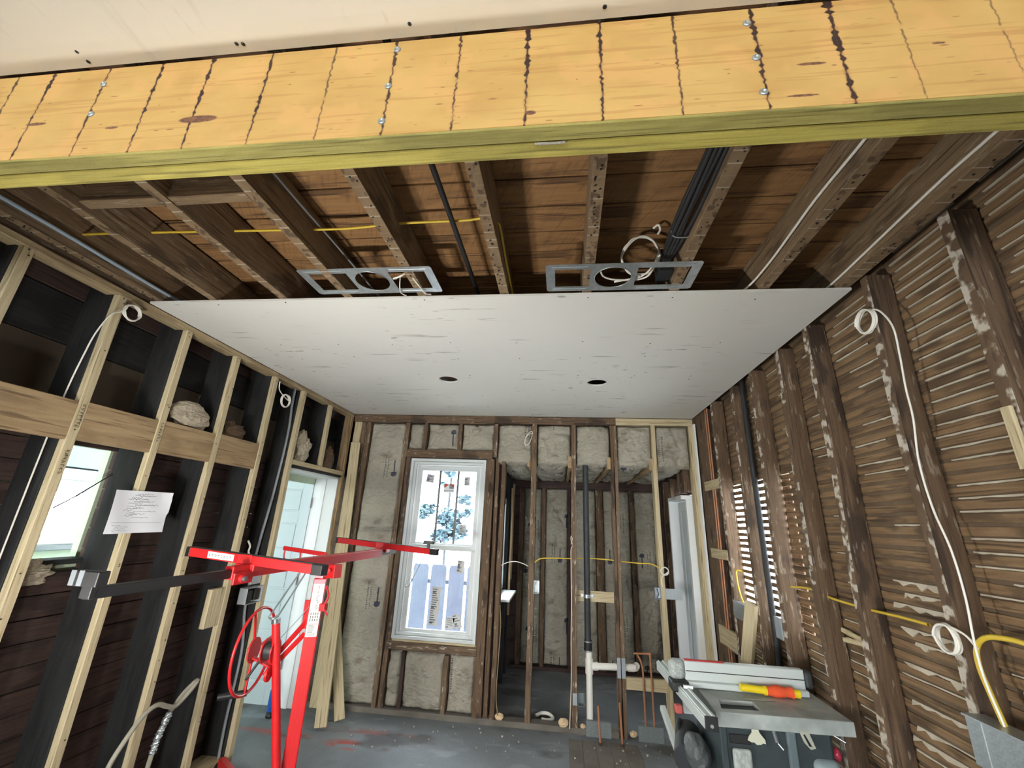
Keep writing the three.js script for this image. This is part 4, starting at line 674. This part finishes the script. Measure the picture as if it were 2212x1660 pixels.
cable('white_wire', 'white wire sagging across the alcove beside its window', 'wire', [[-0.58, 1.29, ZB - 0.03], [-0.52, 1.32, ZB - 0.03], [-0.44, 1.335, ZB - 0.03], [-0.36, 1.32, ZB - 0.02], [-0.31, 1.30, ZB - 0.015]], 0.004, M.cableWhite);
cable('white_wire', 'pale wire running down beside the window jamb to orange foam', 'wire', [[-0.565, 0.95, ZB + 0.006], [-0.55, 0.8, ZB + 0.006], [-0.556, 0.5, ZB + 0.006], [-0.56, 0.2, ZB + 0.006], [-0.535, 0.06, ZB + 0.006]], 0.0045, M.board);
cable('white_hose', 'short loop of white hose on the alcove floor', 'hose', [[-0.22, 0.05, -4.62], [-0.17, 0.06, -4.66], [-0.10, 0.06, -4.66], [-0.06, 0.05, -4.6], [-0.10, 0.05, -4.55], [-0.16, 0.05, -4.56]].map(([x, y, z]) => [x, y - 0.03, z]), 0.015, M.pvc);
[['orange foam blob at the foot of the window jamb', -0.525, 0.046, 0.032], ['orange foam blob on the plate between two alcove studs', 0.03, 0.046, 0.036], ['orange foam blob beside the right floor guard plate', 0.62, 0.02, 0.026], ['small orange foam blob left of the white drain', 0.198, 0.046, 0.02]].forEach(([l, x, y, s], i) => { const t = thing('foam_blob', l, 'foam', [x, y, ZB - 0.01], 'foam blobs along the back plate'); part(t, 'foam', lump(x, y + s * 0.7, ZB - 0.01, s * 1.15, s * 0.85, s, 40 + i, 0.2), M.foam); });
// ---- right wall fittings
for (const [y0, y1] of [[2.05, 2.13], [1.475, 1.553], [0.81, 0.95]]) part(wallRight, 'blocking', lumber(XR - 0.002, XR + 0.03, y0, y1, -4.21, -3.826), M.pine);
part(wallRight, 'nailing_block', lumber(XR - 0.016, XR - 0.003, 1.90, 2.085, -1.392, -1.36), M.pine);
cable('iron_pipe', 'grey iron pipe standing in the lath wall bay', 'pipe', [[1.405, 0, -3.30], [1.405, 1.2, -3.302], [1.405, 2.3, -3.298], [1.405, 2.85, -3.30]], 0.02, M.iron);
{ const t = thing('copper_pipe', 'two thin copper pipes running up the corner of the lath wall', 'pipe', [1.40, 0, -4.02]); for (const z of [-3.97, -4.02]) part(t, 'tube', tube([[1.352, 0, z - 0.02], [1.352, 0.8, z - 0.02], [1.352, 1.6, z], [1.352, 2.78, z + 0.01]].map(([x, y, zz]) => [x - 0.004, y, zz]), 0.0075), M.copper); }
cable('white_wire_drop', 'long white wire with a coiled end draped down the lath wall', 'wire', [...coil(1.322, 2.592, -1.81, 0.054, 4.4, [0, Math.PI / 2, 0], 25), [1.33, 2.62, -1.755], [1.335, 2.603, -1.741], [1.335, 2.514, -1.70], [1.335, 2.384, -1.703], [1.337, 2.253, -1.718], [1.337, 2.142, -1.72], [1.336, 1.971, -1.745], [1.335, 1.803, -1.736], [1.335, 1.664, -1.706], [1.335, 1.521, -1.70], [1.318, 1.376, -1.691], [1.312, 1.291, -1.681], [1.304, 1.18, -1.645]], 0.0036, M.cableWhite);
cable('white_wire_coil', 'tight white wire coil on the lath wall above the grey box', 'wire', [...coil(1.322, 1.376, -1.80, 0.046, 4.2, [0, Math.PI / 2, 0], 27), [1.325, 1.415, -1.775], [1.33, 1.40, -1.73], [1.33, 1.37, -1.70]], 0.004, M.cableWhite);
cable('yellow_cable', 'yellow cable strung level through the lath wall studs', 'cable', [[1.39, 1.395, -2.97], [1.375, 1.413, -2.72], [1.39, 1.395, -2.6], [1.375, 1.393, -2.5], [1.38, 1.389, -2.34], [1.385, 1.388, -2.25], [1.36, 1.397, -2.05], [1.345, 1.40, -1.9]], 0.006, M.cableYellow);
cable('yellow_cable', 'thick yellow cable curving down into the grey box on the right', 'cable', [[1.345, 1.41, -1.45], [1.345, 1.42, -1.6], [1.342, 1.405, -1.68], [1.34, 1.37, -1.715], [1.335, 1.32, -1.718], [1.33, 1.24, -1.695], [1.318, 1.17, -1.66]], 0.008, M.cableYellow);
cable('yellow_cable', 'short yellow cable bent down behind the third stud from the corner', 'cable', [[1.39, 1.41, -3.69], [1.36, 1.415, -3.715], [1.352, 1.35, -3.712], [1.352, 1.25, -3.68], [1.352, 1.20, -3.64]], 0.006, M.cableYellow);
{
  let t = thing('electrical_box', 'grey metal box with folded edge at the lower right of the lath wall', 'electrical box', [1.31, 1.04, -1.66]);
  part(t, 'body', rb(1.275, 1.338, 1.045, 1.175, -1.745, -1.46, 0.003), M.galv); part(t, 'seam', merge([rb(1.272, 1.277, 1.045, 1.175, -1.692, -1.686, 0.001), rb(1.27, 1.34, 1.172, 1.178, -1.75, -1.46, 0.001)]), M.galv);
  t = thing('electrical_box', 'flat grey box under the short yellow cable near the corner', 'electrical box', [1.33, 1.08, -3.68]); part(t, 'body', rb(1.325, 1.40, 1.085, 1.195, -3.76, -3.53, 0.003), M.greyMetal); part(t, 'cover', rb(1.321, 1.326, 1.083, 1.197, -3.762, -3.528, 0.001), M.galv);
  t = thing('electrical_box', 'small grey box on the stud behind the table saw', 'electrical box', [1.37, 1.08, -3.06]); part(t, 'body', rb(1.335, 1.40, 1.09, 1.205, -3.12, -3.04, 0.003), M.greyMetal); part(t, 'lid', rb(1.331, 1.336, 1.088, 1.207, -3.122, -3.038, 0.001), M.galv);
}
// ---- drywall lift
{
  const t = thing('drywall_lift', 'red panel lift with cross arms, hand wheel and black extension', 'drywall lift', [-1.43, 0, -2.62]);
  const A = [-1.525, 1.42, -1.345], at = (z) => -1.525 + (z + 1.345) / (-3.66 + 1.345) * 0.10;
  const main = part(t, 'main_bar', bar([at(-1.93), 1.42, -1.93], [at(-3.47), 1.42, -3.47], 0.045, 0.056), M.red);
  part(main, 'extension', bar([at(-1.345), 1.415, -1.345], [at(-2.1), 1.416, -2.1], 0.034, 0.036), M.liftBlack);
  part(main, 'extension', bar([at(-3.3), 1.42, -3.3], [at(-3.75), 1.42, -3.75], 0.034, 0.036), M.liftBlack);
  part(main, 'lock_lug', merge([bar([at(-1.96) + 0.028, 1.395, -1.93], [at(-2.04) + 0.028, 1.395, -2.05], 0.012, 0.05), rod([at(-1.96) + 0.03, 1.395, -1.97], [at(-1.96) + 0.05, 1.395, -1.97], 0.016, 16)]), M.red);
  part(main, 'lock_pin', rod([at(-1.96) + 0.045, 1.395, -1.97], [at(-1.96) + 0.062, 1.395, -1.97], 0.011, 14), M.steel);
  const hook = part(t, 'end_hook', merge([rb(-1.595, -1.49, 1.435, 1.482, -1.375, -1.335, 0.004), rb(-1.545, -1.505, 1.40, 1.44, -1.36, -1.34, 0.003)]), M.liftBlack);
  for (const x of [-1.592, -1.562]) part(hook, 'worn_tape', rb(x, x + 0.019, 1.437, 1.484, -1.336, -1.3335, 0.001), std({ color: 0x4a4e52, roughness: 0.8 }));
  const arm = (Rr, L, f) => {
    const a = part(t, 'cross_arm', bar(Rr, L, 0.042, 0.042), M.red), d = V(L).sub(V(Rr)).normalize();
    const end = (p, s, l) => part(a, 'end_cap', bar([p[0] - s * d.x * 0.004, p[1] - s * d.y * 0.004, p[2] - s * d.z * 0.004], [p[0] + s * d.x * l, p[1] + s * d.y * l, p[2] + s * d.z * l], 0.046, 0.046), M.liftBlack);
    end(Rr, -1, 0.055); end(L, 1, 0.022);
    const top = V(Rr).lerp(V(L), 0.5); part(a, 'grip_strip', bar([Rr[0], Rr[1] + 0.022, Rr[2]], [L[0], L[1] + 0.022, L[2]], 0.03, 0.004), M.iron);
    const h0 = V(Rr).lerp(V(L), 0.06), h1 = V(Rr).lerp(V(L), 0.1);
    part(a, 'wire_hook', merge([rod([h0.x, h0.y - 0.018, h0.z], f[0], 0.0035, 8), rod([h1.x, h1.y - 0.018, h1.z], f[1], 0.0035, 8), tube([f[0], [(f[0][0] + f[1][0]) / 2 + 0.004, f[0][1] - 0.014, f[0][2] + 0.014], f[1]], 0.005)]), M.steel);
    const m = V(Rr).lerp(V(L), 0.5); part(a, 'saddle', merge([rb(m.x - 0.05, m.x + 0.05, m.y - 0.05, m.y - 0.015, m.z - 0.035, m.z + 0.035, 0.004), bar([m.x + 0.02, m.y, m.z + 0.024], [m.x - 0.05, m.y + 0.0, m.z + 0.026], 0.004, 0.05)]), M.red);
    return a;
  };
  const f1 = arm([-1.127, 1.45, -2.0], [-1.88, 1.482, -2.13], [[-1.293, 1.24, -2.05], [-1.338, 1.23, -2.05]]);
  arm([-1.0, 1.452, -3.43], [-1.90, 1.487, -3.68], [[-1.152, 1.206, -3.45], [-1.188, 1.197, -3.45]]);
  part(t, 'hold_block', merge([rb(-1.07, -0.99, 1.505, 1.53, -3.46, -3.42, 0.004), rb(-1.04, -1.02, 1.47, 1.51, -3.455, -3.425, 0.003)]), M.liftBlack);
  const lab = (w, h, mtx, draw, name) => { const g = new THREE.BoxGeometry(w, h, 0.001); g.applyMatrix4(mtx); part(name === 'arm' ? f1 : mast, 'label', g, std({ map: canvasTex(256, Math.round(256 * h / w), draw), roughness: 0.5 })); };
  // mast, turned towards the room
  const mg = new RoundedBoxGeometry(0.07, 1.22, 0.07, 2, 0.006); mg.rotateY(0.46); mg.translate(-1.43, 0.72, -2.62);
  const mast = part(t, 'mast', mg, M.red);
  { const m = new THREE.Matrix4().makeRotationY(0.46); m.setPosition(-1.43 + Math.sin(0.46) * 0.0357, 1.175, -2.62 + Math.cos(0.46) * 0.0357);
    lab(0.062, 0.30, m, (c, w, h) => { const r = rngOf(8); c.fillStyle = '#c4c2c0'; c.fillRect(0, 0, w, h); c.fillStyle = '#c98a92'; c.fillRect(0, 0, w, h * 0.08); c.fillStyle = '#3c3c40'; for (let i = 0; i < 26; i++) c.fillRect(w * (0.4 + 0.2 * r()), h * (0.12 + i * 0.016), 6 + r() * 40, 7); for (let i = 0; i < 4; i++) for (let k = 0; k < 3; k++) { c.fillRect(w * (0.18 + 0.2 * i), h * (0.60 + k * 0.055), 14, 34); c.beginPath(); c.arc(w * (0.18 + 0.2 * i) + 7, h * (0.595 + k * 0.055), 10, 0, 7); c.fill(); } c.fillStyle = '#c0402f'; c.fillRect(w * 0.1, h * 0.78, w * 0.8, 6); c.fillStyle = '#55585c'; for (let i = 0; i < 9; i++) c.fillRect(w * 0.14, h * (0.80 + i * 0.021), w * (0.4 + 0.3 * r()), 7); }, 'mast'); }
  { const d = V([-1.88, 1.482, -2.13]).sub(V([-1.127, 1.45, -2.0])).normalize(), m = new THREE.Matrix4().makeBasis(d.clone().negate(), new THREE.Vector3(0, 1, 0), d.clone().negate().cross(new THREE.Vector3(0, 1, 0))); const c = V([-1.127, 1.45, -2.0]).lerp(V([-1.88, 1.482, -2.13]), 0.72), n = d.clone().negate().cross(new THREE.Vector3(0, 1, 0)).multiplyScalar(0.0215); m.setPosition(c.x + n.x, c.y, c.z + n.z);
    lab(0.17, 0.03, m, (c2, w, h) => { const r = rngOf(18); c2.fillStyle = '#c6c7c5'; c2.fillRect(0, 0, w, h); c2.fillStyle = '#4a5056'; for (let i = 0; i < 8; i++) { c2.fillRect(12 + i * 29, h * 0.35, 8 + r() * 12, 6); c2.fillRect(14 + i * 29, h * 0.6, 6 + r() * 10, 5); } }, 'arm'); }
  part(t, 'head_bracket', merge([bar([-1.45, 1.365, -2.665], [-1.33, 1.37, -2.625], 0.06, 0.075), bar([-1.455, 1.39, -2.70], [-1.44, 1.39, -2.56], 0.05, 0.02), rod([-1.37, 1.375, -2.585], [-1.37, 1.375, -2.60], 0.012)]), M.red);
  part(t, 'inner_mast', rb(-1.455, -1.405, 1.30, 1.40, -2.645, -2.595, 0.004), std({ color: 0xd79aa2, roughness: 0.4 }));
  part(t, 'mast_latch', merge([tube([[-1.375, 1.29, -2.60], [-1.355, 1.265, -2.59], [-1.345, 1.235, -2.585], [-1.36, 1.20, -2.585], [-1.378, 1.185, -2.59]], 0.006), rb(-1.385, -1.35, 1.16, 1.20, -2.61, -2.57, 0.004), rod([-1.365, 1.18, -2.58], [-1.325, 1.145, -2.57], 0.005)]), M.red);
  const rail = part(t, 'tilt_handle', bar([-1.886, 1.462, -2.90], [-1.56, 1.437, -2.88], 0.02, 0.026), M.red);
  part(rail, 'wire_loop', tube([[-1.875, 1.45, -2.90], [-1.868, 1.395, -2.90], [-1.80, 1.388, -2.90], [-1.752, 1.388, -2.90], [-1.70, 1.40, -2.89]], 0.005), M.red); part(rail, 'loop_post', rod([-1.758, 1.45, -2.895], [-1.754, 1.388, -2.90], 0.005), M.red);
  // winch post, straps, drum and wheel
  const post = part(t, 'winch_post', rod([-1.395, 0.10, -2.57], [-1.552, 1.115, -2.45], 0.021, 18), M.red);
  part(post, 'steel_cap', merge([rod([-1.552, 1.113, -2.45], [-1.555, 1.135, -2.448], 0.0225, 18)]), M.steel);
  part(t, 'strap', bar([-1.46, 1.10, -2.60], [-1.56, 0.915, -2.47], 0.006, 0.028), M.red); part(t, 'strap', bar([-1.45, 1.04, -2.585], [-1.57, 0.86, -2.46], 0.006, 0.028), M.red);
  part(t, 'gusset', bar([-1.475, 1.21, -2.60], [-1.465, 1.06, -2.60], 0.014, 0.03, { up: [1, 0, 0] }), M.red);
  const ax = V([-0.99, 0, 0.14]).normalize(), qz = new THREE.Quaternion().setFromUnitVectors(new THREE.Vector3(0, 0, 1), ax), hub = V([-1.655, 0.975, -2.46]);
  const put = (g, off = 0) => { g.applyQuaternion(qz); g.translate(hub.x + ax.x * off, hub.y, hub.z + ax.z * off); return g; };
  const disc = (r, h, off, rs = 28) => { const g = new THREE.CylinderGeometry(r, r, h, rs); g.rotateX(Math.PI / 2); return put(g, off); };
  const wheel = part(t, 'hand_wheel', put(new THREE.TorusGeometry(0.205, 0.0075, 10, 64), 0), M.red);
  part(wheel, 'hub', merge([disc(0.062, 0.008, 0.0), disc(0.02, 0.03, 0.01, 12)]), M.red);
  for (const a of [1.25, 3.0, 4.75]) part(wheel, 'spoke', put(rod([Math.cos(a) * 0.05, Math.sin(a) * 0.05, 0], [Math.cos(a) * 0.203, Math.sin(a) * 0.203, 0], 0.0065, 8), 0), M.red);
  part(wheel, 'axle_nut', disc(0.009, 0.02, 0.024, 6), M.steel);
  { const a = 4.62, p = new THREE.Vector3(Math.cos(a) * 0.205, Math.sin(a) * 0.205, 0).applyQuaternion(qz).add(hub); part(wheel, 'grip', rod([p.x, p.y, p.z], [p.x + ax.x * 0.11, p.y - 0.006, p.z + ax.z * 0.11 + 0.06], 0.016, 14), M.liftBlack); }
  const drum = part(t, 'cable_drum', merge([disc(0.062, 0.006, -0.065), disc(0.058, 0.006, -0.115), disc(0.03, 0.06, -0.09)]), M.red);
  part(drum, 'wound_cable', disc(0.042, 0.044, -0.09), M.iron); part(t, 'ratchet', merge([disc(0.035, 0.012, -0.1).translate(0.02, -0.1, 0.03), bar([-1.655, 0.94, -2.46], [-1.545, 0.90, -2.47], 0.03, 0.01)]), M.red);
  part(t, 'brake_lever', rod([-1.60, 0.93, -2.44], [-1.635, 0.85, -2.41], 0.006, 10), M.liftBlack);
  part(t, 'lift_cable', tube([[-1.56, 0.99, -2.46], [-1.50, 1.10, -2.55], [-1.44, 1.2, -2.60]], 0.002), M.cableGrey);
  for (const [e, s] of [[[-2.25, 0.09, -3.24], 1], [[-0.62, 0.09, -3.1], 1], [[-1.35, 0.09, -1.65], 1]]) {
    const b = [-1.43, 0.14, -2.62], leg = part(t, 'leg', bar(b, e, 0.04, 0.05), M.red);
    const c = new THREE.TorusGeometry(0.03, 0.015, 8, 20); c.translate(e[0], 0.046, e[2]); part(leg, 'caster', c, M.liftBlack);
  }
}
// ---- table saw with its fence
{
  const t = thing('table_saw', 'grey portable table saw with rip fence on a folding stand', 'table saw', [1.0, 0, -2.58]);
  const teal = std({ map: texture(128, 128, (u, v) => mixc([54, 66, 68], [38, 48, 50], fbm(u, v, 6, 6, 141, 4)), 0.5, 0.5), roughness: 0.6 }), alu = std({ color: 0xccd4d2, roughness: 0.38, metalness: 0.25 }), dusty = std({ map: texture(256, 256, (u, v) => mixc([182, 188, 184], [138, 145, 141], sat(fbm(u, v, 7, 7, 145, 5) * 1.6 - 0.3)), 0.6, 0.6), roughness: 0.6, metalness: 0.1 });
  const top = new THREE.Shape([[0.705, 2.362], [1.285, 2.385], [1.29, 2.82], [0.715, 2.80]].map((q) => new THREE.Vector2(...q)));
  const h1 = new THREE.Path([[0.738, 2.402], [0.918, 2.416], [0.928, 2.525], [0.765, 2.515]].map((q) => new THREE.Vector2(...q))); top.holes.push(h1);
  const h2 = new THREE.Path([[0.90, 2.538], [1.045, 2.543], [1.045, 2.562], [0.90, 2.557]].map((q) => new THREE.Vector2(...q))); top.holes.push(h2);
  const tg = new THREE.ExtrudeGeometry(top, { depth: 0.05, bevelEnabled: true, bevelSize: 0.004, bevelThickness: 0.004, bevelSegments: 2 }); tg.rotateX(-Math.PI / 2); tg.translate(0, 0.866, 0);
  const table = part(t, 'table', tg, dusty);
  part(table, 'throat_plate', rb(0.735, 0.932, 0.89, 0.902, -2.53, -2.40, 0.003), M.iron); part(table, 'mitre_slot', rb(0.895, 1.05, 0.89, 0.90, -2.565, -2.535, 0.002), M.black);
  const fence = part(t, 'rip_fence', merge([rb(0.655, 1.245, 0.925, 1.035, -2.705, -2.665, 0.006), rb(0.66, 1.245, 0.922, 0.95, -2.668, -2.635, 0.006)]), alu);
  part(fence, 'red_stripe', rb(0.66, 0.86, 1.034, 1.038, -2.70, -2.672, 0.001), M.red);
  part(fence, 'groove', rb(0.66, 1.245, 0.988, 0.992, -2.667, -2.663, 0.001), M.iron);
  part(fence, 'end_cap', rb(0.575, 0.66, 0.945, 1.04, -2.715, -2.65, 0.03, 4), dusty); part(fence, 'clamp', rb(0.575, 0.665, 0.90, 0.95, -2.71, -2.62, 0.01), M.black); part(fence, 'rear_hook', rb(1.245, 1.285, 0.95, 1.03, -2.72, -2.66, 0.015, 3), M.iron);
  const rail = part(t, 'front_rail', merge([bar([0.648, 0.905, -2.26], [0.611, 0.905, -3.05], 0.052, 0.045), bar([0.662, 0.93, -2.26], [0.625, 0.93, -3.05], 0.014, 0.012), bar([0.634, 0.928, -2.26], [0.597, 0.928, -3.05], 0.01, 0.01)]), alu);
  part(rail, 'end_cap', rb(0.622, 0.676, 0.88, 0.934, -2.262, -2.25, 0.003), M.black); part(rail, 'screw', rod([0.648, 0.90, -2.25], [0.648, 0.90, -2.246], 0.007, 10), M.galv); part(rail, 'pointer', rb(0.625, 0.67, 0.93, 0.945, -2.60, -2.585, 0.002), M.white);
  const body = part(t, 'housing', merge([rb(0.72, 1.20, 0.42, 0.868, -2.78, -2.395, 0.02), rb(0.715, 0.745, 0.42, 0.866, -2.40, -2.37, 0.006)]), teal);
  part(body, 'front_panel', rb(0.765, 0.845, 0.60, 0.78, -2.398, -2.375, 0.012, 3), dusty); part(body, 'dial_face', rb(1.00, 1.04, 0.66, 0.865, -2.40, -2.378, 0.01, 3), std({ color: 0x5a686c, roughness: 0.5 }));
  part(body, 'switch_recess', rb(0.76, 0.85, 0.795, 0.83, -2.397, -2.388, 0.004), M.black); part(body, 'corner_guard', rb(1.10, 1.21, 0.60, 0.77, -2.43, -2.37, 0.03, 3), std({ color: 0x7c8a8e, roughness: 0.5 }));
  { const s = new THREE.Shape([[0.853, 0.87], [0.878, 0.87], [0.884, 0.85], [0.905, 0.825], [0.906, 0.81], [0.895, 0.812], [0.886, 0.806], [0.868, 0.804], [0.858, 0.812], [0.846, 0.812], [0.832, 0.818], [0.838, 0.832], [0.852, 0.848]].map((q) => new THREE.Vector2(...q))); const g = new THREE.ExtrudeGeometry(s, { depth: 0.005, bevelEnabled: false }); g.translate(0, 0, -2.378); part(body, 'wrench', g, std({ color: 0xc2c3ae, roughness: 0.5 })); }
  { const s = new THREE.Shape([[1.052, 0.872], [1.09, 0.872], [1.112, 0.812], [1.09, 0.806], [1.068, 0.828]].map((q) => new THREE.Vector2(...q))); s.holes.push(new THREE.Path([[1.074, 0.862], [1.098, 0.816], [1.086, 0.816], [1.066, 0.858]].map((q) => new THREE.Vector2(...q)))); const g = new THREE.ExtrudeGeometry(s, { depth: 0.008, bevelEnabled: false }); g.translate(0, 0, -2.38); part(body, 'push_stick', g, std({ color: 0xa4a697, roughness: 0.6 })); }
  part(body, 'tilt_rod', merge([rod([0.945, 0.868, -2.382], [0.955, 0.82, -2.378], 0.01, 12), rod([0.957, 0.818, -2.372], [0.972, 0.80, -2.36], 0.006, 8)]), M.steel);
  part(body, 'bevel_knob', lump(1.235, 0.765, -2.46, 0.018, 0.026, 0.02, 71, 0.05), std({ color: 0xb0324a, roughness: 0.4 })); part(body, 'lever', rod([1.185, 0.868, -2.40], [1.235, 0.845, -2.37], 0.005, 8), M.steel);
  part(body, 'motor', rod([0.66, 0.70, -2.72], [0.60, 0.665, -2.52], 0.06, 24), M.iron); part(body, 'motor_cover', lump(0.645, 0.70, -2.52, 0.055, 0.07, 0.085, 73, 0.12), std({ color: 0x4c5252, roughness: 0.5 })); part(body, 'red_button', rb(0.615, 0.655, 0.76, 0.80, -2.80, -2.76, 0.01), std({ color: 0xb8544c, roughness: 0.5 })); part(body, 'handwheel', (() => { const g = new THREE.TorusGeometry(0.055, 0.012, 10, 32); g.rotateY(Math.PI / 2 - 0.4); g.translate(0.615, 0.70, -2.70); return g; })(), M.iron);
  const stand = part(t, 'stand', merge([bar([0.60, 0.70, -3.02], [0.64, 0.40, -2.30], 0.03, 0.03), bar([1.20, 0.42, -2.92], [1.22, 0.40, -2.30], 0.03, 0.03), bar([0.62, 0.405, -2.42], [1.22, 0.405, -2.42], 0.03, 0.03), bar([0.62, 0.405, -2.78], [1.22, 0.405, -2.78], 0.03, 0.03)]), alu);
  for (const [x, z, dx, dz] of [[0.64, -2.36, -0.06, 0.10], [1.2, -2.36, 0.04, 0.10], [0.62, -2.9, -0.06, -0.1], [1.2, -2.85, 0.04, -0.1]]) { const l = part(t, 'leg', bar([x, 0.42, z], [x + dx, 0.02, z + dz], 0.028, 0.028), alu); part(l, 'foot', rod([x + dx, 0, z + dz], [x + dx * 0.95, 0.035, z + dz * 0.95], 0.02, 12), M.black); }
}
{
  const t = thing('line_reel', 'yellow reel wound with orange mason line lying on the saw', 'string reel', [1.06, 0.921, -2.6]);
  const yel = std({ color: 0xe3c81e, roughness: 0.5 }), y = 0.947, z = -2.606, dz = -0.02;
  part(t, 'handle', rod([0.905, y + 0.006, z], [1.02, y, z], 0.0165, 18), yel);
  const cord = rod([1.028, y, z], [1.148, y, z], 0.022, 32); { const g = new THREE.CylinderGeometry(1, 1, 1, 28, 30), p = g.attributes.position; for (let i = 0; i < p.count; i++) { const yy = p.getY(i), a = Math.atan2(p.getZ(i), p.getX(i)), k = Math.hypot(p.getX(i), p.getZ(i)) > 0.5 ? 0.0235 + 0.003 * Math.cos(yy * 9 + 0.6) + 0.0014 * Math.sin(yy * 95 + a * 2) : 0; p.setXYZ(i, 1.088 + yy * 0.122, y + Math.sin(a) * k, z + Math.cos(a) * k); } g.computeVertexNormals(); part(t, 'orange_line', g, std({ color: 0xe2562e, roughness: 0.9 })); }
  part(t, 'end_flange', rod([1.152, y - 0.002, z], [1.182, y - 0.003, z], 0.0185, 16), yel); part(t, 'collar', rod([1.015, y, z], [1.027, y, z], 0.0205, 16), yel);
}
// ---- work light on a tripod, left of the camera, out of the picture
{
  const t = thing('work_light', 'two-headed tripod work light standing left of the camera', 'work light', [-1.42, 0, -0.78]);
  part(t, 'pole', rod([-1.42, 0.12, -0.78], [-1.42, 1.06, -0.78], 0.015, 14), M.black);
  for (let k = 0; k < 3; k++) { const a = k * 2.094 + 0.5; part(t, 'leg', rod([-1.42, 0.35, -0.78], [-1.42 + Math.cos(a) * 0.3, 0.0, -0.78 + Math.sin(a) * 0.3], 0.010, 10), M.black); }
  part(t, 'cross_bar', rod([-1.58, 1.07, -0.78], [-1.26, 1.07, -0.78], 0.012, 12), M.black);
  for (const x of [-1.54, -1.30]) {
    const dir = V([0.2, 2.05, -3.8]).sub(V([x, 1.14, -0.78])).normalize(), q = new THREE.Quaternion().setFromUnitVectors(new THREE.Vector3(0, 0, 1), dir);
    const g = new RoundedBoxGeometry(0.17, 0.12, 0.05, 2, 0.008); g.applyQuaternion(q); g.translate(x, 1.14, -0.25); const head = part(t, 'head', g, M.black);
    const e = new THREE.BoxGeometry(0.15, 0.10, 0.004); e.applyQuaternion(q); const c = V([x, 1.14, -0.78]).addScaledVector(dir, 0.0275); e.translate(c.x, c.y, c.z); part(head, 'lens', e, std({ color: 0xffffff, emissive: WORK_COLOR, emissiveIntensity: 2 }));
    const o = V([x, 1.14, -0.78]).addScaledVector(dir, 0.035), tg = o.clone().add(dir); areaLight(WORK_COLOR, WORK_POWER, 0.15, 0.10, o.toArray(), tg.toArray());
  }
}
// ---- fence outside the window
{
  const t = thing('picket_fence', 'blue-white board fence seen through the lower window sash', 'fence', [-2.0, -0.4, -7.5]);
  const m = std({ map: texture(128, 128, (u, v) => mixc([72, 78, 93], [61, 67, 83], fbm(u, v, 4, 10, 151, 4)), 1, 1), roughness: 0.8 });
  for (let i = 0; i < 12; i++) { const x = -4.0 + i * 0.308, s = new THREE.Shape([[x, -0.4], [x + 0.262, -0.4], [x + 0.262, 0.93], [x + 0.235, 0.975], [x + 0.027, 0.975], [x, 0.93]].map((q) => new THREE.Vector2(...q))); const g = new THREE.ExtrudeGeometry(s, { depth: 0.02, bevelEnabled: false }); g.translate(0, 0, -7.5); part(t, 'picket', g, m); }
  for (const y of [0.68, -0.1]) part(t, 'rail', rb(-4.0, -0.3, y, y + 0.06, -7.53, -7.502, 0.004), m);
}
// ---- evergreen beyond the fence
{
  const t = thing('evergreen_tree', 'loose evergreen tree behind the fence, seen through the upper window sash', 'tree', [-2.62, -0.4, -10.1]);
  const bark = std({ color: new THREE.Color().setRGB(0.03, 0.036, 0.045), roughness: 1 }); part(t, 'trunk', tube([[-2.62, -0.4, -10.1], [-2.64, 1.5, -10.1], [-2.62, 2.8, -10.1], [-2.62, 4.2, -10.1]], 0.028, { rs: 9 }), bark);
  const r = rngOf(611), leaf = [], spots = [[-2.735, 2.92, 0.2], [-2.62, 2.75, 0.1], [-2.76, 2.5, 0.07], [-3.2, 1.87, 0.2], [-3.0, 1.95, 0.12], [-2.57, 1.74, 0.27], [-2.22, 2.16, 0.15], [-2.74, 1.32, 0.2], [-2.14, 1.86, 0.12], [-2.38, 1.47, 0.25], [-2.7, 3.5, 0.4], [-2.3, 3.3, 0.2]];
  for (const [x, y, s] of spots) for (let i = 0; i < s * s * 3400; i++) {
    const a = r() * 6.28, k = Math.sqrt(r()) * s, g = new THREE.PlaneGeometry(0.07 + 0.06 * r(), 0.05 + 0.03 * r()); g.rotateX(r() * 6); g.rotateY(r() * 6); g.translate(x + Math.cos(a) * k, y + Math.sin(a) * k * 0.8, -10 + (r() - 0.5) * s * 1.6); leaf.push(g);
  }
  for (const [x, y] of spots) part(t, 'branch', rod([-2.63, y - 0.15, -10.1], [x, y, -10], 0.008, 6), bark);
  part(t, 'foliage', merge(leaf), std({ color: new THREE.Color().setRGB(0.048, 0.088, 0.108), roughness: 0.9 }), 'stuff');
}

renderer.render(scene, camera);
